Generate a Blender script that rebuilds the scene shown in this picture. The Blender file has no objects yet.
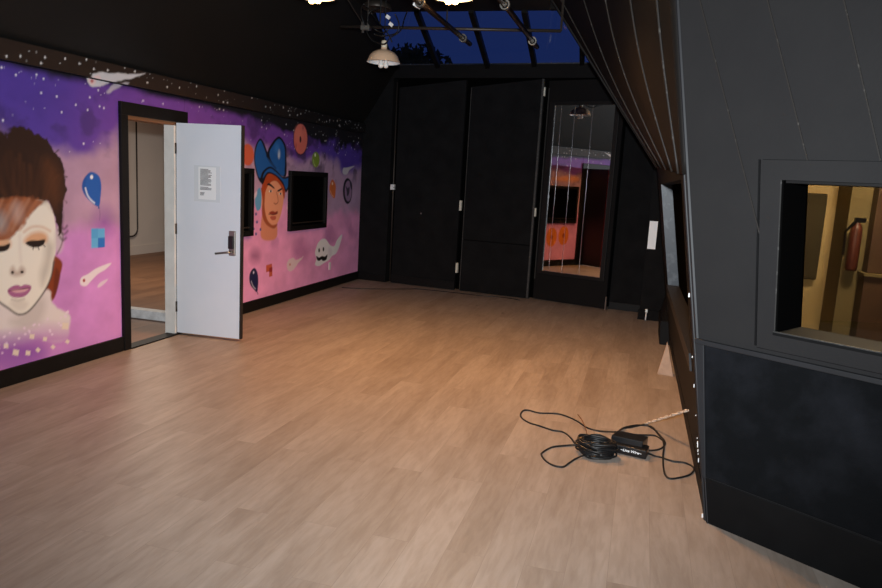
import bpy, bmesh, math, random
import numpy as np
from mathutils import Vector, Matrix
random.seed(7)
SC = bpy.context.scene
COL = SC.collection

# ------------------------------------------------------------------ camera
FPX = 707.5
def cam_rows(yaw, pitch, roll):
    cy, sy = math.cos(yaw), math.sin(yaw); cp, sp = math.cos(pitch), math.sin(pitch)
    fw = np.array([sy*cp, cy*cp, -sp]); rt = np.array([cy, -sy, 0.0]); dn = np.cross(fw, rt)
    cr, sr = math.cos(roll), math.sin(roll)
    return np.array([cr*rt+sr*dn, -sr*rt+cr*dn, fw])
CM = cam_rows(math.radians(-15.52), math.radians(9.20), math.radians(-3.22))
CP = np.array([0.0, 0.0, 1.65])
cam = bpy.data.cameras.new('camera'); camo = bpy.data.objects.new('camera', cam); COL.objects.link(camo)
cam.sensor_width = 36.0; cam.lens = FPX/882*36.0; cam.clip_start = 0.02; cam.clip_end = 200
mw = Matrix.Identity(4)
for i in range(3):
    mw[i][0] = CM[0][i]; mw[i][1] = -CM[1][i]; mw[i][2] = -CM[2][i]; mw[i][3] = CP[i]
camo.matrix_world = mw
SC.camera = camo
def ray(px, py): return CM.T @ np.array([(px-441)/FPX, (py-294)/FPX, 1.0])
def hit(px, py, ax, v):                      # where the sight line of a surveyed point meets a world plane
    d = ray(px, py); t = (v-CP[ax])/d[ax]; return CP+t*d
def hitp(px, py, p0, n):
    d = ray(px, py); p0 = np.array(p0, float); n = np.array(n, float)
    return CP + ((p0-CP) @ n)/(d @ n)*d

# ------------------------------------------------------------------ helpers
def s2l(c):
    return tuple(((x/255)/12.92 if x/255 <= .04045 else ((x/255+.055)/1.055)**2.4) for x in c)
class MB:
    def __init__(s): s.v = []; s.f = []; s.m = []
    def add(s, vs, fs, mi=0):
        o = len(s.v); s.v += [tuple(map(float, p)) for p in vs]
        for f in fs: s.f.append(tuple(i+o for i in f)); s.m.append(mi)
        return s
    def hexa(s, p, mi=0):                   # 8 points: bottom loop then top loop
        return s.add(p, [(3,2,1,0),(4,5,6,7),(0,1,5,4),(1,2,6,5),(2,3,7,6),(3,0,4,7)], mi)
    def box(s, x0, x1, y0, y1, z0, z1, mi=0):
        return s.hexa([(x0,y0,z0),(x1,y0,z0),(x1,y1,z0),(x0,y1,z0),(x0,y0,z1),(x1,y0,z1),(x1,y1,z1),(x0,y1,z1)], mi)
    def prism(s, poly, off, mi=0):          # planar polygon (3D points) thickened by the vector off
        n = len(poly); P = [np.array(p, float) for p in poly]; o = np.array(off, float)
        return s.add(P+[p+o for p in P], [tuple(range(n)), tuple(range(2*n-1, n-1, -1))] + [((i+1) % n, i, i+n, (i+1) % n+n) for i in range(n)], mi)
    def tube(s, path, r, n=8, mi=0, rr=None):
        P = [Vector(p) for p in path]; rings = []; up = Vector((0.13, 0.27, 0.95)).normalized()
        for i, p in enumerate(P):
            t = (P[min(i+1, len(P)-1)]-P[max(i-1, 0)])
            if t.length < 1e-9: t = Vector((0,0,1))
            t.normalize(); a = t.cross(up)
            if a.length < .05: a = t.cross(Vector((1,0,0)))
            a.normalize(); b = t.cross(a).normalized(); R = rr[i] if rr else r
            rings.append([p+a*(R*math.cos(2*math.pi*k/n))+b*(R*math.sin(2*math.pi*k/n)) for k in range(n)])
        vs = [q for g in rings for q in g]; fs = []
        for i in range(len(P)-1):
            for k in range(n):
                fs.append((i*n+k, i*n+(k+1) % n, (i+1)*n+(k+1) % n, (i+1)*n+k))
        fs.append(tuple(range(n-1, -1, -1))); fs.append(tuple((len(P)-1)*n+k for k in range(n)))
        return s.add(vs, fs, mi)
    def lathe(s, prof, c, n=32, mi=0, cap=False):
        vs = []; fs = []
        for (r, z) in prof:
            for k in range(n):
                a = 2*math.pi*k/n; vs.append((c[0]+r*math.cos(a), c[1]+r*math.sin(a), c[2]+z))
        for i in range(len(prof)-1):
            for k in range(n):
                fs.append((i*n+k, i*n+(k+1) % n, (i+1)*n+(k+1) % n, (i+1)*n+k))
        if cap:
            fs.append(tuple(range(n-1, -1, -1))); fs.append(tuple((len(prof)-1)*n+k for k in range(n)))
        return s.add(vs, fs, mi)
    def build(s, name, mat, parent=None, smooth=False, bevel=0, recalc=True):
        me = bpy.data.meshes.new(name); me.from_pydata(s.v, [], s.f)
        for m in (mat if isinstance(mat, (list, tuple)) else [mat]): me.materials.append(m)
        for p, mi in zip(me.polygons, s.m): p.material_index = mi; p.use_smooth = smooth
        if recalc:
            bm = bmesh.new(); bm.from_mesh(me); bmesh.ops.recalc_face_normals(bm, faces=bm.faces); bm.to_mesh(me); bm.free()
        o = bpy.data.objects.new(name, me); COL.objects.link(o)
        if parent is not None: o.parent = parent
        if bevel:
            b = o.modifiers.new('bevel', 'BEVEL'); b.width = bevel; b.segments = 2; b.limit_method = 'ANGLE'
        return o
def tag(o, label, cat, group=None):
    o['label'] = label; o['category'] = cat
    if group: o['group'] = group
    return o
def struct(o, label=None):
    o['kind'] = 'structure'
    if label: o['label'] = label
    return o
def empty(name, loc=(0,0,0)):
    o = bpy.data.objects.new(name, None); o.empty_display_size = .1; COL.objects.link(o); o.location = loc; return o
def rebase(root, loc):                      # put the Empty at the thing's base, leaving its parts where they are
    root.location = loc
    for c in root.children: c.matrix_parent_inverse = Matrix.Translation(Vector(loc)).inverted()
def spline(pts, sub=8, closed=False):
    P = [np.array(p, float) for p in pts]; n = len(P); out = []
    for i in range(n if closed else n-1):
        if closed: a, b, c, d = P[(i-1) % n], P[i], P[(i+1) % n], P[(i+2) % n]
        else: a, b, c, d = P[max(i-1, 0)], P[i], P[i+1], P[min(i+2, n-1)]
        for k in range(sub):
            t = k/sub
            out.append(.5*((2*b)+(-a+c)*t+(2*a-5*b+4*c-d)*t*t+(-a+3*b-3*c+d)*t**3))
    if not closed: out.append(P[-1])
    return out

# ------------------------------------------------------------------ materials
def mat(name, col, rough=.5, metal=0, spec=.5, noise=None, bump=None, emit=None, estr=0, lin=False):
    m = bpy.data.materials.new(name); m.use_nodes = True
    nt = m.node_tree; b = nt.nodes['Principled BSDF']
    c = col if lin else s2l(col)
    b.inputs['Base Color'].default_value = (*c, 1); b.inputs['Roughness'].default_value = rough
    b.inputs['Metallic'].default_value = metal; b.inputs['Specular IOR Level'].default_value = spec
    if noise or bump:
        tc = nt.nodes.new('ShaderNodeTexCoord')
    if noise:                                # (scale, second colour, low, high[, stretch])
        nz = nt.nodes.new('ShaderNodeTexNoise'); nz.inputs['Scale'].default_value = noise[0]; nz.inputs['Detail'].default_value = 6
        nz.inputs['Roughness'].default_value = .6
        r = nt.nodes.new('ShaderNodeValToRGB'); r.color_ramp.elements[0].position = noise[2]; r.color_ramp.elements[1].position = noise[3]
        r.color_ramp.elements[0].color = (*c, 1)
        c2 = noise[1] if lin else s2l(noise[1]); r.color_ramp.elements[1].color = (*c2, 1)
        nt.links.new(tc.outputs['Object'], nz.inputs['Vector']); nt.links.new(nz.outputs['Fac'], r.inputs['Fac'])
        nt.links.new(r.outputs['Color'], b.inputs['Base Color'])
    if bump:
        n2 = nt.nodes.new('ShaderNodeTexNoise'); n2.inputs['Scale'].default_value = bump[0]; n2.inputs['Detail'].default_value = 4
        bp = nt.nodes.new('ShaderNodeBump'); bp.inputs['Strength'].default_value = bump[1]; bp.inputs['Distance'].default_value = .004
        nt.links.new(tc.outputs['Object'], n2.inputs['Vector']); nt.links.new(n2.outputs['Fac'], bp.inputs['Height'])
        nt.links.new(bp.outputs['Normal'], b.inputs['Normal'])
    if emit is not None:
        b.inputs['Emission Color'].default_value = (*s2l(emit), 1); b.inputs['Emission Strength'].default_value = estr
    return m

def floor_mat(name='laminate_planks', c0=(140, 128, 118), c1=(148, 137, 128)):
    m = bpy.data.materials.new(name); m.use_nodes = True
    nt = m.node_tree; N = nt.nodes; L = nt.links; b = N['Principled BSDF']
    tc = N.new('ShaderNodeTexCoord')
    mp = N.new('ShaderNodeMapping'); mp.inputs['Rotation'].default_value = (0, 0, math.pi/2)
    L.new(tc.outputs['Object'], mp.inputs['Vector'])
    br = N.new('ShaderNodeTexBrick'); br.offset = .37; br.offset_frequency = 2; br.squash = 1
    br.inputs['Scale'].default_value = 1; br.inputs['Brick Width'].default_value = 1.22; br.inputs['Row Height'].default_value = .178
    br.inputs['Mortar Size'].default_value = .0012; br.inputs['Mortar Smooth'].default_value = .6; br.inputs['Bias'].default_value = 0
    br.inputs['Color1'].default_value = (0, 0, 0, 1); br.inputs['Color2'].default_value = (1, 1, 1, 1); br.inputs['Mortar'].default_value = (.5, .5, .5, 1)
    L.new(mp.outputs['Vector'], br.inputs['Vector'])
    # long grain, shifted plank by plank
    sc = N.new('ShaderNodeVectorMath'); sc.operation = 'MULTIPLY'; sc.inputs[1].default_value = (1.0, .16, 1)
    L.new(tc.outputs['Object'], sc.inputs[0])
    ad = N.new('ShaderNodeVectorMath'); ad.operation = 'ADD'
    ml = N.new('ShaderNodeVectorMath'); ml.operation = 'SCALE'; ml.inputs['Scale'].default_value = 9
    L.new(br.outputs['Color'], ml.inputs[0]); L.new(sc.outputs[0], ad.inputs[0]); L.new(ml.outputs[0], ad.inputs[1])
    g1 = N.new('ShaderNodeTexNoise'); g1.inputs['Scale'].default_value = 6; g1.inputs['Detail'].default_value = 6; g1.inputs['Roughness'].default_value = .6; g1.inputs['Distortion'].default_value = .7
    L.new(ad.outputs[0], g1.inputs['Vector'])
    g2 = N.new('ShaderNodeTexNoise'); g2.inputs['Scale'].default_value = 42; g2.inputs['Detail'].default_value = 5; g2.inputs['Distortion'].default_value = .4
    L.new(ad.outputs[0], g2.inputs['Vector'])
    def ramp(src, p0, p1, c0, c1):
        r = N.new('ShaderNodeValToRGB'); r.color_ramp.elements[0].position = p0; r.color_ramp.elements[1].position = p1
        r.color_ramp.elements[0].color = (*c0, 1); r.color_ramp.elements[1].color = (*c1, 1); L.new(src, r.inputs['Fac']); return r.outputs['Color']
    def mul(a, c, fac=1.0):
        x = N.new('ShaderNodeMix'); x.data_type = 'RGBA'; x.blend_type = 'MULTIPLY'; x.inputs['Factor'].default_value = fac
        L.new(a, x.inputs['A']); L.new(c, x.inputs['B']); return x.outputs['Result']
    base = ramp(br.outputs['Color'], 0, 1, s2l(c0), s2l(c1))
    c = mul(base, ramp(g1.outputs['Fac'], .34, .60, (.80, .775, .755), (1.04, 1.04, 1.04)))
    c = mul(c, ramp(g2.outputs['Fac'], .35, .60, (.90, .885, .87), (1.02, 1.02, 1.02)))
    # knots
    kv = N.new('ShaderNodeVectorMath'); kv.operation = 'MULTIPLY'; kv.inputs[1].default_value = (2.1, .85, 1); L.new(tc.outputs['Object'], kv.inputs[0])
    vo = N.new('ShaderNodeTexVoronoi'); vo.inputs['Scale'].default_value = 1.0; L.new(kv.outputs[0], vo.inputs['Vector'])
    c = mul(c, ramp(vo.outputs['Distance'], .014, .05, (.42, .36, .32), (1, 1, 1)))
    c = mul(c, ramp(br.outputs['Fac'], 0, 1, (1, 1, 1), (.80, .78, .76)))
    L.new(c, b.inputs['Base Color'])
    b.inputs['Roughness'].default_value = .47; b.inputs['Specular IOR Level'].default_value = .32
    bp = N.new('ShaderNodeBump'); bp.inputs['Strength'].default_value = .12; bp.inputs['Distance'].default_value = .002
    L.new(g2.outputs['Fac'], bp.inputs['Height']); L.new(bp.outputs['Normal'], b.inputs['Normal'])
    return m
def mural_mat():
    m = bpy.data.materials.new('mural_paint'); m.use_nodes = True
    nt = m.node_tree; b = nt.nodes['Principled BSDF']
    a = nt.nodes.new('ShaderNodeAttribute'); a.attribute_name = 'paint'
    nt.links.new(a.outputs['Color'], b.inputs['Base Color'])
    b.inputs['Roughness'].default_value = .62; b.inputs['Specular IOR Level'].default_value = .3
    tc = nt.nodes.new('ShaderNodeTexCoord'); n2 = nt.nodes.new('ShaderNodeTexNoise'); n2.inputs['Scale'].default_value = 60
    bp = nt.nodes.new('ShaderNodeBump'); bp.inputs['Strength'].default_value = .05; bp.inputs['Distance'].default_value = .004
    nt.links.new(tc.outputs['Object'], n2.inputs['Vector']); nt.links.new(n2.outputs['Fac'], bp.inputs['Height']); nt.links.new(bp.outputs['Normal'], b.inputs['Normal'])
    return m
def glass_mat(name, tint, refl=.08, rough=.0):
    m = bpy.data.materials.new(name); m.use_nodes = True; nt = m.node_tree
    for n in list(nt.nodes):
        if n.type == 'BSDF_PRINCIPLED': nt.nodes.remove(n)
    out = nt.nodes['Material Output']
    t = nt.nodes.new('ShaderNodeBsdfTransparent'); t.inputs['Color'].default_value = (*tint, 1)
    g = nt.nodes.new('ShaderNodeBsdfGlossy'); g.inputs['Roughness'].default_value = rough; g.inputs['Color'].default_value = (.9, .9, .9, 1)
    lw = nt.nodes.new('ShaderNodeValue'); lw.outputs[0].default_value = refl
    mx = nt.nodes.new('ShaderNodeMixShader')
    nt.links.new(lw.outputs[0], mx.inputs['Fac']); nt.links.new(t.outputs[0], mx.inputs[1]); nt.links.new(g.outputs[0], mx.inputs[2])
    nt.links.new(mx.outputs[0], out.inputs['Surface'])
    return m

M = {}
M['floor'] = floor_mat(); M['floor_hall'] = floor_mat('hall_planks', (112, 78, 54), (126, 90, 64))
M['mural'] = mural_mat()
M['black'] = mat('black_wall_paint', (16, 15, 16), .75, spec=.12, noise=(3, (19, 18, 18), .35, .75), bump=(35, .25))
M['black_ceil'] = mat('black_ceiling_paint', (14, 13, 12), .6, spec=.3, noise=(2, (19, 17, 16), .35, .75))
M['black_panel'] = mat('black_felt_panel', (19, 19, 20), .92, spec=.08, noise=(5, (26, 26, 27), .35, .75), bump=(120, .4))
M['black_trim'] = mat('black_gloss_trim', (14, 13, 13), .5, spec=.25, noise=(8, (21, 19, 19), .4, .8))
M['base'] = mat('black_baseboard_paint', (12, 11, 11), .55, spec=.2, noise=(9, (20, 18, 18), .5, .85))
M['soffit'] = mat('dark_brown_black_boards', (21, 19, 18), .6, spec=.14, noise=(2.5, (27, 24, 22), .3, .8))
M['batten'] = mat('worn_batten_edge', (50, 49, 48), .5, spec=.3, noise=(30, (96, 94, 92), .56, .76))
M['batten_dk'] = mat('worn_brown_batten', (40, 37, 35), .5, spec=.25, noise=(26, (92, 88, 84), .58, .80))
M['booth'] = mat('charcoal_booth_paint', (32, 31, 32), .6, spec=.14, noise=(1.6, (38, 37, 37), .3, .8), bump=(50, .12))
M['booth_dk'] = mat('charcoal_casing_paint', (33, 33, 35), .5, spec=.25, noise=(4, (38, 38, 41), .35, .8))
M['velvet'] = mat('dark_velvet', (15, 16, 18), .95, spec=.06, noise=(3.2, (28, 29, 33), .42, .72), bump=(160, .4))
M['skirt'] = mat('black_skirting_booth', (11, 11, 12), .6, spec=.12, noise=(6, (16, 16, 17), .4, .8))
M['scuff'] = mat('scuffed_paint_sky_sheen', (46, 55, 66), .4, spec=.3, noise=(14, (84, 94, 104), .5, .8))  # blue-grey lightness stands for reflected skylight and flash; the scuffs are wear
M['dark_glass'] = mat('dark_glass', (4, 4, 5), .3, spec=.06)
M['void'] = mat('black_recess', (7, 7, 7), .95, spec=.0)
M['white_door'] = mat('white_door_paint', (208, 212, 220), .4, spec=.4, noise=(2.2, (216, 219, 225), .3, .8))
M['white_paint'] = mat('white_trim_paint', (205, 203, 198), .5, noise=(6, (225, 224, 220), .3, .8))
M['brown_reveal'] = mat('brown_reveal', (120, 78, 45), .5)
M['door_back'] = mat('door_back_black', (26, 26, 27), .5)
M['red_edge'] = mat('dark_red_edge', (120, 28, 22), .5)
M['hall_wall'] = mat('hall_wall_grey', (200, 186, 172), .8, noise=(1.5, (208, 194, 180), .3, .8))
M['plaster'] = mat('white_curb', (190, 190, 190), .7, noise=(12, (225, 225, 225), .35, .7))
M['steel'] = mat('brushed_steel', (150, 146, 140), .35, metal=.9)
M['pipe'] = mat('dark_pipe', (62, 55, 50), .45, metal=.5)
M['chrome'] = mat('bright_edge', (200, 200, 205), .2, metal=.9)
M['mirror'] = mat('mirror_silver', (215, 215, 215), .02, metal=1.0)
M['enamel'] = mat('warm_tinted_enamel', (230, 194, 162), .35, spec=.5)  # peach tint puts warm lamplight into the colour of white enamel
M['enamel_in'] = mat('white_enamel_inside', (235, 238, 240), .4)
M['bulb_off'] = mat('frosted_bulb', (245, 243, 238), .4)
M['bulb_on'] = mat('lit_bulb', (255, 225, 180), .4, emit=(255, 196, 120), estr=30)
M['socket'] = mat('cream_socket', (226, 214, 190), .5)
M['cable'] = mat('black_rubber_cable', (20, 20, 21), .45, spec=.4)
M['case'] = mat('black_plastic_case', (16, 16, 18), .3, spec=.5)
M['ink_white'] = mat('white_print', (235, 235, 235), .5)
M['tape'] = mat('pale_twisted_wire', (206, 190, 172), .6, noise=(60, (150, 120, 95), .5, .62))
M['copper'] = mat('brown_twist_tie', (110, 70, 42), .5)
M['paper'] = mat('white_paper', (226, 226, 226), .7)
M['sleeve'] = mat('clear_plastic_sleeve', (206, 210, 214), .2)
M['ink'] = mat('grey_print', (90, 90, 92), .8)
M['white_sheet'] = mat('white_board', (244, 246, 248), .6)
M['outlet'] = mat('white_plastic', (225, 222, 220), .4)
M['ivory'] = mat('ivory_plastic', (205, 200, 185), .4)
M['wedge'] = mat('lit_patch_tone', (156, 132, 112), .6, noise=(14, (140, 117, 98), .4, .7))  # tone of the added wedge, standing for floor lit beside a shadow edge
M['tan'] = mat('tan_wall', (208, 180, 126), .8, noise=(2, (200, 172, 118), .3, .8))
M['olive'] = mat('olive_wall', (120, 106, 70), .8)
M['brown_cab'] = mat('dark_brown_wood', (70, 52, 38), .5, noise=(5, (84, 62, 46), .3, .7))
M['foam'] = mat('dark_olive_felt', (66, 58, 40), .95)
M['red'] = mat('faded_red_paint', (88, 46, 36), .4)
M['sky_glass'] = glass_mat('skylight_glass', (.9, .93, .97))
M['booth_glass'] = glass_mat('tinted_window_glass', (.70, .66, .60))
M['leaf'] = mat('dark_foliage', (10, 13, 10), .9)

# ------------------------------------------------------------------ room constants
XL = -4.31                                  # mural wall
ZC = 3.66                                   # flat ceiling
ZM = 2.43                                   # foot of the left sloped ceiling
def xm(z): return XL + (z-ZM)/1.52          # left sloped ceiling
BA = math.radians(-6.5)
BD = np.array([math.cos(BA), math.sin(BA), 0]); BN = np.array([math.sin(BA), -math.cos(BA), 0]); BO = np.array([XL, 10.46, 0])
def Bk(u, z, n=0.0): return BO+BD*u+BN*n+np.array([0, 0, z])
def bbox(mb, u0, u1, z0, z1, n0, n1, mi=0, zt=None):      # box on the back wall; zt = top height at u1
    zt = z1 if zt is None else zt
    mb.hexa([Bk(u0,z0,n1),Bk(u1,z0,n1),Bk(u1,z0,n0),Bk(u0,z0,n0),Bk(u0,z1,n1),Bk(u1,zt,n1),Bk(u1,zt,n0),Bk(u0,z1,n0)], mi)
FD = np.array([.839, -.544, 0]); FN = np.array([-.544, -.839, 0]); FO = np.array([.457, 3.648, 0])
def Fr(u, z, n=0.0): return FO+FD*u+FN*n+np.array([0, 0, z])
def ue(z): return -.187*z                   # leaning left edge of the booth front
def Sd(y, z, n=0.0):                        # leaning booth side wall; n towards the room
    return np.array([.457-(y-3.648)*.0104-(.157+.003*(y-3.65))*z-n, y, z])

# ------------------------------------------------------------------ floor
mb = MB(); mb.box(XL-.08, 3.6, -4.2, 13.2, -.1, 0)
struct(mb.build('floor', M['floor']), 'warm beige wood-look laminate plank floor')

mb = MB(); mb.box(-10.2, XL-.08, 3.4, 13.2, -.1, 0); struct(mb.build('floor_hall', M['floor_hall']), 'darker brown plank floor of the hall beyond the doorway')
# ------------------------------------------------------------------ mural painting
def W(px, py):
    p = hit(px, py, 0, XL); return (p[1], p[2])
def vnoise(y, z, sc, seed, octv=4):
    rs = np.random.RandomState(seed); out = np.zeros_like(y); amp = 1; tot = 0
    for o in range(octv):
        g = rs.rand(256, 256); a = (y*sc+37.1)*2**o; b = (z*sc+11.7)*2**o
        i = np.floor(a).astype(int); j = np.floor(b).astype(int); fa = a-i; fb = b-j
        fa = fa*fa*(3-2*fa); fb = fb*fb*(3-2*fb)
        q = lambda m, n: g[m % 256, n % 256]
        out += amp*((q(i, j)*(1-fa)+q(i+1, j)*fa)*(1-fb)+(q(i, j+1)*(1-fa)+q(i+1, j+1)*fa)*fb); tot += amp; amp *= .5
    return out/tot
def sstep(a, b, x):
    t = np.clip((x-a)/(b-a), 0, 1); return t*t*(3-2*t)
class Painter:
    def __init__(s, Y, Z):
        s.Y = Y.ravel(); s.Z = Z.ravel(); s.C = np.zeros((s.Y.size, 3)); s.lab = np.zeros(s.Y.size, int)
    def put(s, idx, a, col):
        col = np.array(s2l(col)) if not isinstance(col, np.ndarray) else col
        s.C[idx] = s.C[idx]*(1-a[:, None])+col*a[:, None]
    def poly(s, pts, col, soft=.004, op=1.0, smooth=True, label=0, px=True, noise=0):
        P = [W(*p) for p in pts] if px else pts
        if smooth: P = spline(P, 6, True)
        P = np.array(P); pad = soft*2+.01
        m = np.where((s.Y > P[:, 0].min()-pad) & (s.Y < P[:, 0].max()+pad) & (s.Z > P[:, 1].min()-pad) & (s.Z < P[:, 1].max()+pad))[0]
        if not len(m): return
        y = s.Y[m]; z = s.Z[m]; ins = np.zeros(len(m), bool); d2 = np.full(len(m), 1e9); n = len(P)
        if noise:
            w = vnoise(y, z, 14, 91, 3)-.5; w2 = vnoise(y, z, 14, 92, 3)-.5; y = y+w*noise; z = z+w2*noise
        for i in range(n):
            a = P[i]; b = P[(i+1) % n]
            c = ((a[1] > z) != (b[1] > z))
            with np.errstate(divide='ignore', invalid='ignore'):
                xi = (b[0]-a[0])*(z-a[1])/(b[1]-a[1]+1e-12)+a[0]
            ins ^= c & (y < xi)
            e = b-a; L = max(e @ e, 1e-12); t = np.clip(((y-a[0])*e[0]+(z-a[1])*e[1])/L, 0, 1)
            d2 = np.minimum(d2, (y-a[0]-t*e[0])**2+(z-a[1]-t*e[1])**2)
        sd = np.where(ins, -1, 1)*np.sqrt(d2)
        al = np.clip(.5-sd/(2*soft), 0, 1)*op
        s.put(m, al, col)
        if label: s.lab[m[al > .5*op]] = label
    def ell(s, c, rx, ry, col, n=20, **k):
        s.poly([(c[0]+rx*math.cos(2*math.pi*i/n), c[1]+ry*math.sin(2*math.pi*i/n)) for i in range(n)], col, smooth=False, **k)
    def line(s, pts, w, col, soft=.004, op=1.0, label=0):
        P = [W(*p) for p in pts]; P = np.array(spline(P, 6)) if len(P) > 2 else np.array(P)
        pad = w+soft*2
        m = np.where((s.Y > P[:, 0].min()-pad) & (s.Y < P[:, 0].max()+pad) & (s.Z > P[:, 1].min()-pad) & (s.Z < P[:, 1].max()+pad))[0]
        if not len(m): return
        y = s.Y[m]; z = s.Z[m]; d2 = np.full(len(m), 1e9)
        for a, b in zip(P[:-1], P[1:]):
            e = b-a; L = max(e @ e, 1e-12); t = np.clip(((y-a[0])*e[0]+(z-a[1])*e[1])/L, 0, 1)
            d2 = np.minimum(d2, (y-a[0]-t*e[0])**2+(z-a[1]-t*e[1])**2)
        al = np.clip(.5-(np.sqrt(d2)-w)/(2*soft), 0, 1)*op
        s.put(m, al, col)
        if label: s.lab[m[al > .5]] = label
    def star(s, y, z, r, br):
        m = np.where((abs(s.Y-y) < r*2) & (abs(s.Z-z) < r*2))[0]
        if len(m):
            d = np.sqrt((s.Y[m]-y)**2+(s.Z[m]-z)**2); s.put(m, np.clip(1.3-d/r, 0, 1)*br, (250, 248, 250))

def paint(P, beam=False):
    y, z = P.Y, P.Z; n1 = vnoise(y, z, 1.3, 3); n2 = vnoise(y, z, 3.2, 5); n3 = vnoise(y*.8, z, 5.5, 8)
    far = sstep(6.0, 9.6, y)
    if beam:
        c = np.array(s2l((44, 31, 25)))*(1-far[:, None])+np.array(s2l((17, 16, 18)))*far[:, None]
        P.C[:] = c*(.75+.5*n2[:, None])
    else:
        zz = z+(n1-.5)*.55+(n2-.5)*.18
        pink = np.array(s2l((200, 136, 204))); pinkf = np.array(s2l((232, 158, 206))); lav = np.array(s2l((180, 146, 174))); lavf = np.array(s2l((184, 152, 184)))
        pur = np.array(s2l((86, 62, 160))); pur2 = np.array(s2l((118, 70, 164)))
        f = sstep(4.6, 7.5, y)[:, None]
        A = pink*(1-f)+pinkf*f; B = lav*(1-f)+lavf*f; g = sstep(4.2, 5.4, y)[:, None]*(1-sstep(8, 9.5, y))[:, None]
        C = pur*(1-g)+pur2*g
        t = sstep(1.02, 1.26, zz)[:, None]; c = A*(1-t)+B*t
        t = sstep(1.74, 1.92, zz)[:, None]; c = c*(1-t)+C*t
        c = c*(.80+.40*n3[:, None])
        # lighter smoke along the pink edge, darker smudges higher up
        t = (sstep(.52, .72, n2)*sstep(1.3, 1.0, z)*sstep(.6, .8, z)*.35)[:, None]; c = c*(1-t)+np.array(s2l((150, 90, 150)))*t
        t = (sstep(.47, .72, n3)*sstep(1.35, 1.8, z)*(.5+.35*far))[:, None]; c = c*(1-t)+np.array(s2l((44, 34, 62)))*t
        ztop = 2.245-.20*far+(n2-.5)*.22*(.4+far)+(n3-.5)*.12*far
        t = sstep(-.035, .045, z-ztop)[:, None]; c = c*(1-t)+np.array(s2l((26, 24, 30)))*t
        P.C[:] = c
        # purple smudges painted low on the portrait and near the blue square
        for (cx, cy, rx, ry, col, op) in ((10, 352, 34, 16, (120, 60, 160), .8), (104, 222, 9, 12, (128, 66, 160), .6), (47, 232, 6, 6, (90, 60, 90), .5),
                                          (255, 256, 4, 4, (96, 44, 90), .8), (301, 252, 8, 10, (150, 84, 140), .5), (330, 240, 6, 8, (140, 84, 140), .4), (95, 60, 22, 6, (40, 26, 70), .4)):
            P.ell((cx, cy), rx, ry, col, soft=.09, op=op)
    rs = random.Random(4)
    for k in range(130 if beam else 210):
        yy = 3.0+7.4*rs.random(); q = rs.random(); zz = 2.30+.13*q if beam else (2.24-.62*q*q)
        if yy > 8 and not beam: zz = 2.26-.35*q
        big = rs.random() < .3
        P.star(yy, zz, .0095 if big else .0055, .9 if big else .5)
    # ---- comet over the beam
    L = 1
    P.poly([(87,79),(89,74),(96,72),(112,73),(128,74),(141,72.5),(128,78),(112,81),(104,85),(97,87),(90,86.5)], (214,210,214), .006, .95, label=L, noise=.03)
    P.poly([(106,91),(112,85),(124,82),(121,86),(114,90),(108,93)], (196,190,200), .008, .8, label=L, noise=.03)
    P.poly([(88,80),(90,76),(95,76),(96,82),(92,85)], (232,200,200), .006, .8); P.ell((92,81), 1.6, 1.8, (190,60,60), op=.8)
    if beam: return
    # ---- comet by the door
    L = 2
    P.poly([(80,281),(82,277),(88,274),(97,268),(111,263),(106,269),(98,274),(91,281),(86,286),(81,285)], (228,220,226), .006, .95, label=L)
    P.poly([(97.5,286),(101,282),(108,279),(104,284),(99,287.5)], (222,208,220), .006, .85, label=L); P.ell((84,280.5), 1.3, 1.7, (170,50,60)); P.ell((84,280.5), .5, .7, (90,20,30))
    # ---- blue balloon
    L = 3
    P.line([(99,206),(100,214),(99.5,220)], .004, (110,80,120), op=.6)
    P.poly([(91,172),(84.5,178),(82,186),(84,193.5),(89.8,201),(98.5,206.5),(100.6,197),(101.2,184),(98.5,175.5)], (36,92,176), .005, label=L)
    P.poly([(91,172),(84.5,178),(82,186),(84,193.5),(87,197),(84.8,188),(87,178)], (28,74,150), .008, .7)
    P.ell((91.6,177), 1.5, 2.0, (235,240,248)); P.line([(85.4,188),(87.5,195),(91,200),(94.5,203)], .007, (215,225,240), op=.9); P.poly([(98.6,205),(97.8,208.8),(100,208)], (36,80,150), .003, smooth=False)
    # ---- blue square
    L = 4
    P.poly([(91.3,228.8),(104.8,228.2),(104.8,247.2),(91.3,248.2)], (96,172,222), .004, smooth=False, label=L)
    P.poly([(98,238),(104.8,237.7),(104.8,247.2),(98,247.7)], (44,112,196), .004, smooth=False); P.poly([(91.3,228.8),(98,228.5),(98,238),(91.3,238.3)], (84,160,214), .004, smooth=False)
    # ---- portrait: pale face, swept auburn hair (plain painted head)
    L = 5
    sk = (226,222,212)
    P.poly([(51,255),(62,262),(60,276),(55.8,294),(51,301),(46,290),(48,270)], (130,58,30), .008, label=L)                       # hair behind the neck
    P.poly([(56,268),(60,276),(55.8,294),(53,297),(54,280)], (96,40,24), .01, .8)
    P.poly([(-14,300),(0,292),(30,300),(48,290),(51,301),(58.5,309),(69,315),(70,329),(67,338),(54,342),(38,341),(20,346),(4,350),(-22,352),(-32,330),(-24,316)], (216,208,208), .012, label=L, noise=.03)
    P.poly([(74,331),(62,331),(50,330),(38,331),(24,335),(8,339),(-10,341),(-30,342),(-30,362),(10,360),(40,350),(74,342)], (186,128,190), .09, 1.0); P.ell((12,350), 30, 9, (124,66,164), soft=.1, op=.8)
    P.poly([(58,309),(69,315),(71,331),(80,330),(80,306),(62,300)], (196,134,200), .008, .0)  # neck and shoulders
    P.poly([(19,315),(40,298),(46,305),(40,322),(24,330),(10,322)], (176,168,164), .04, .55)
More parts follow.
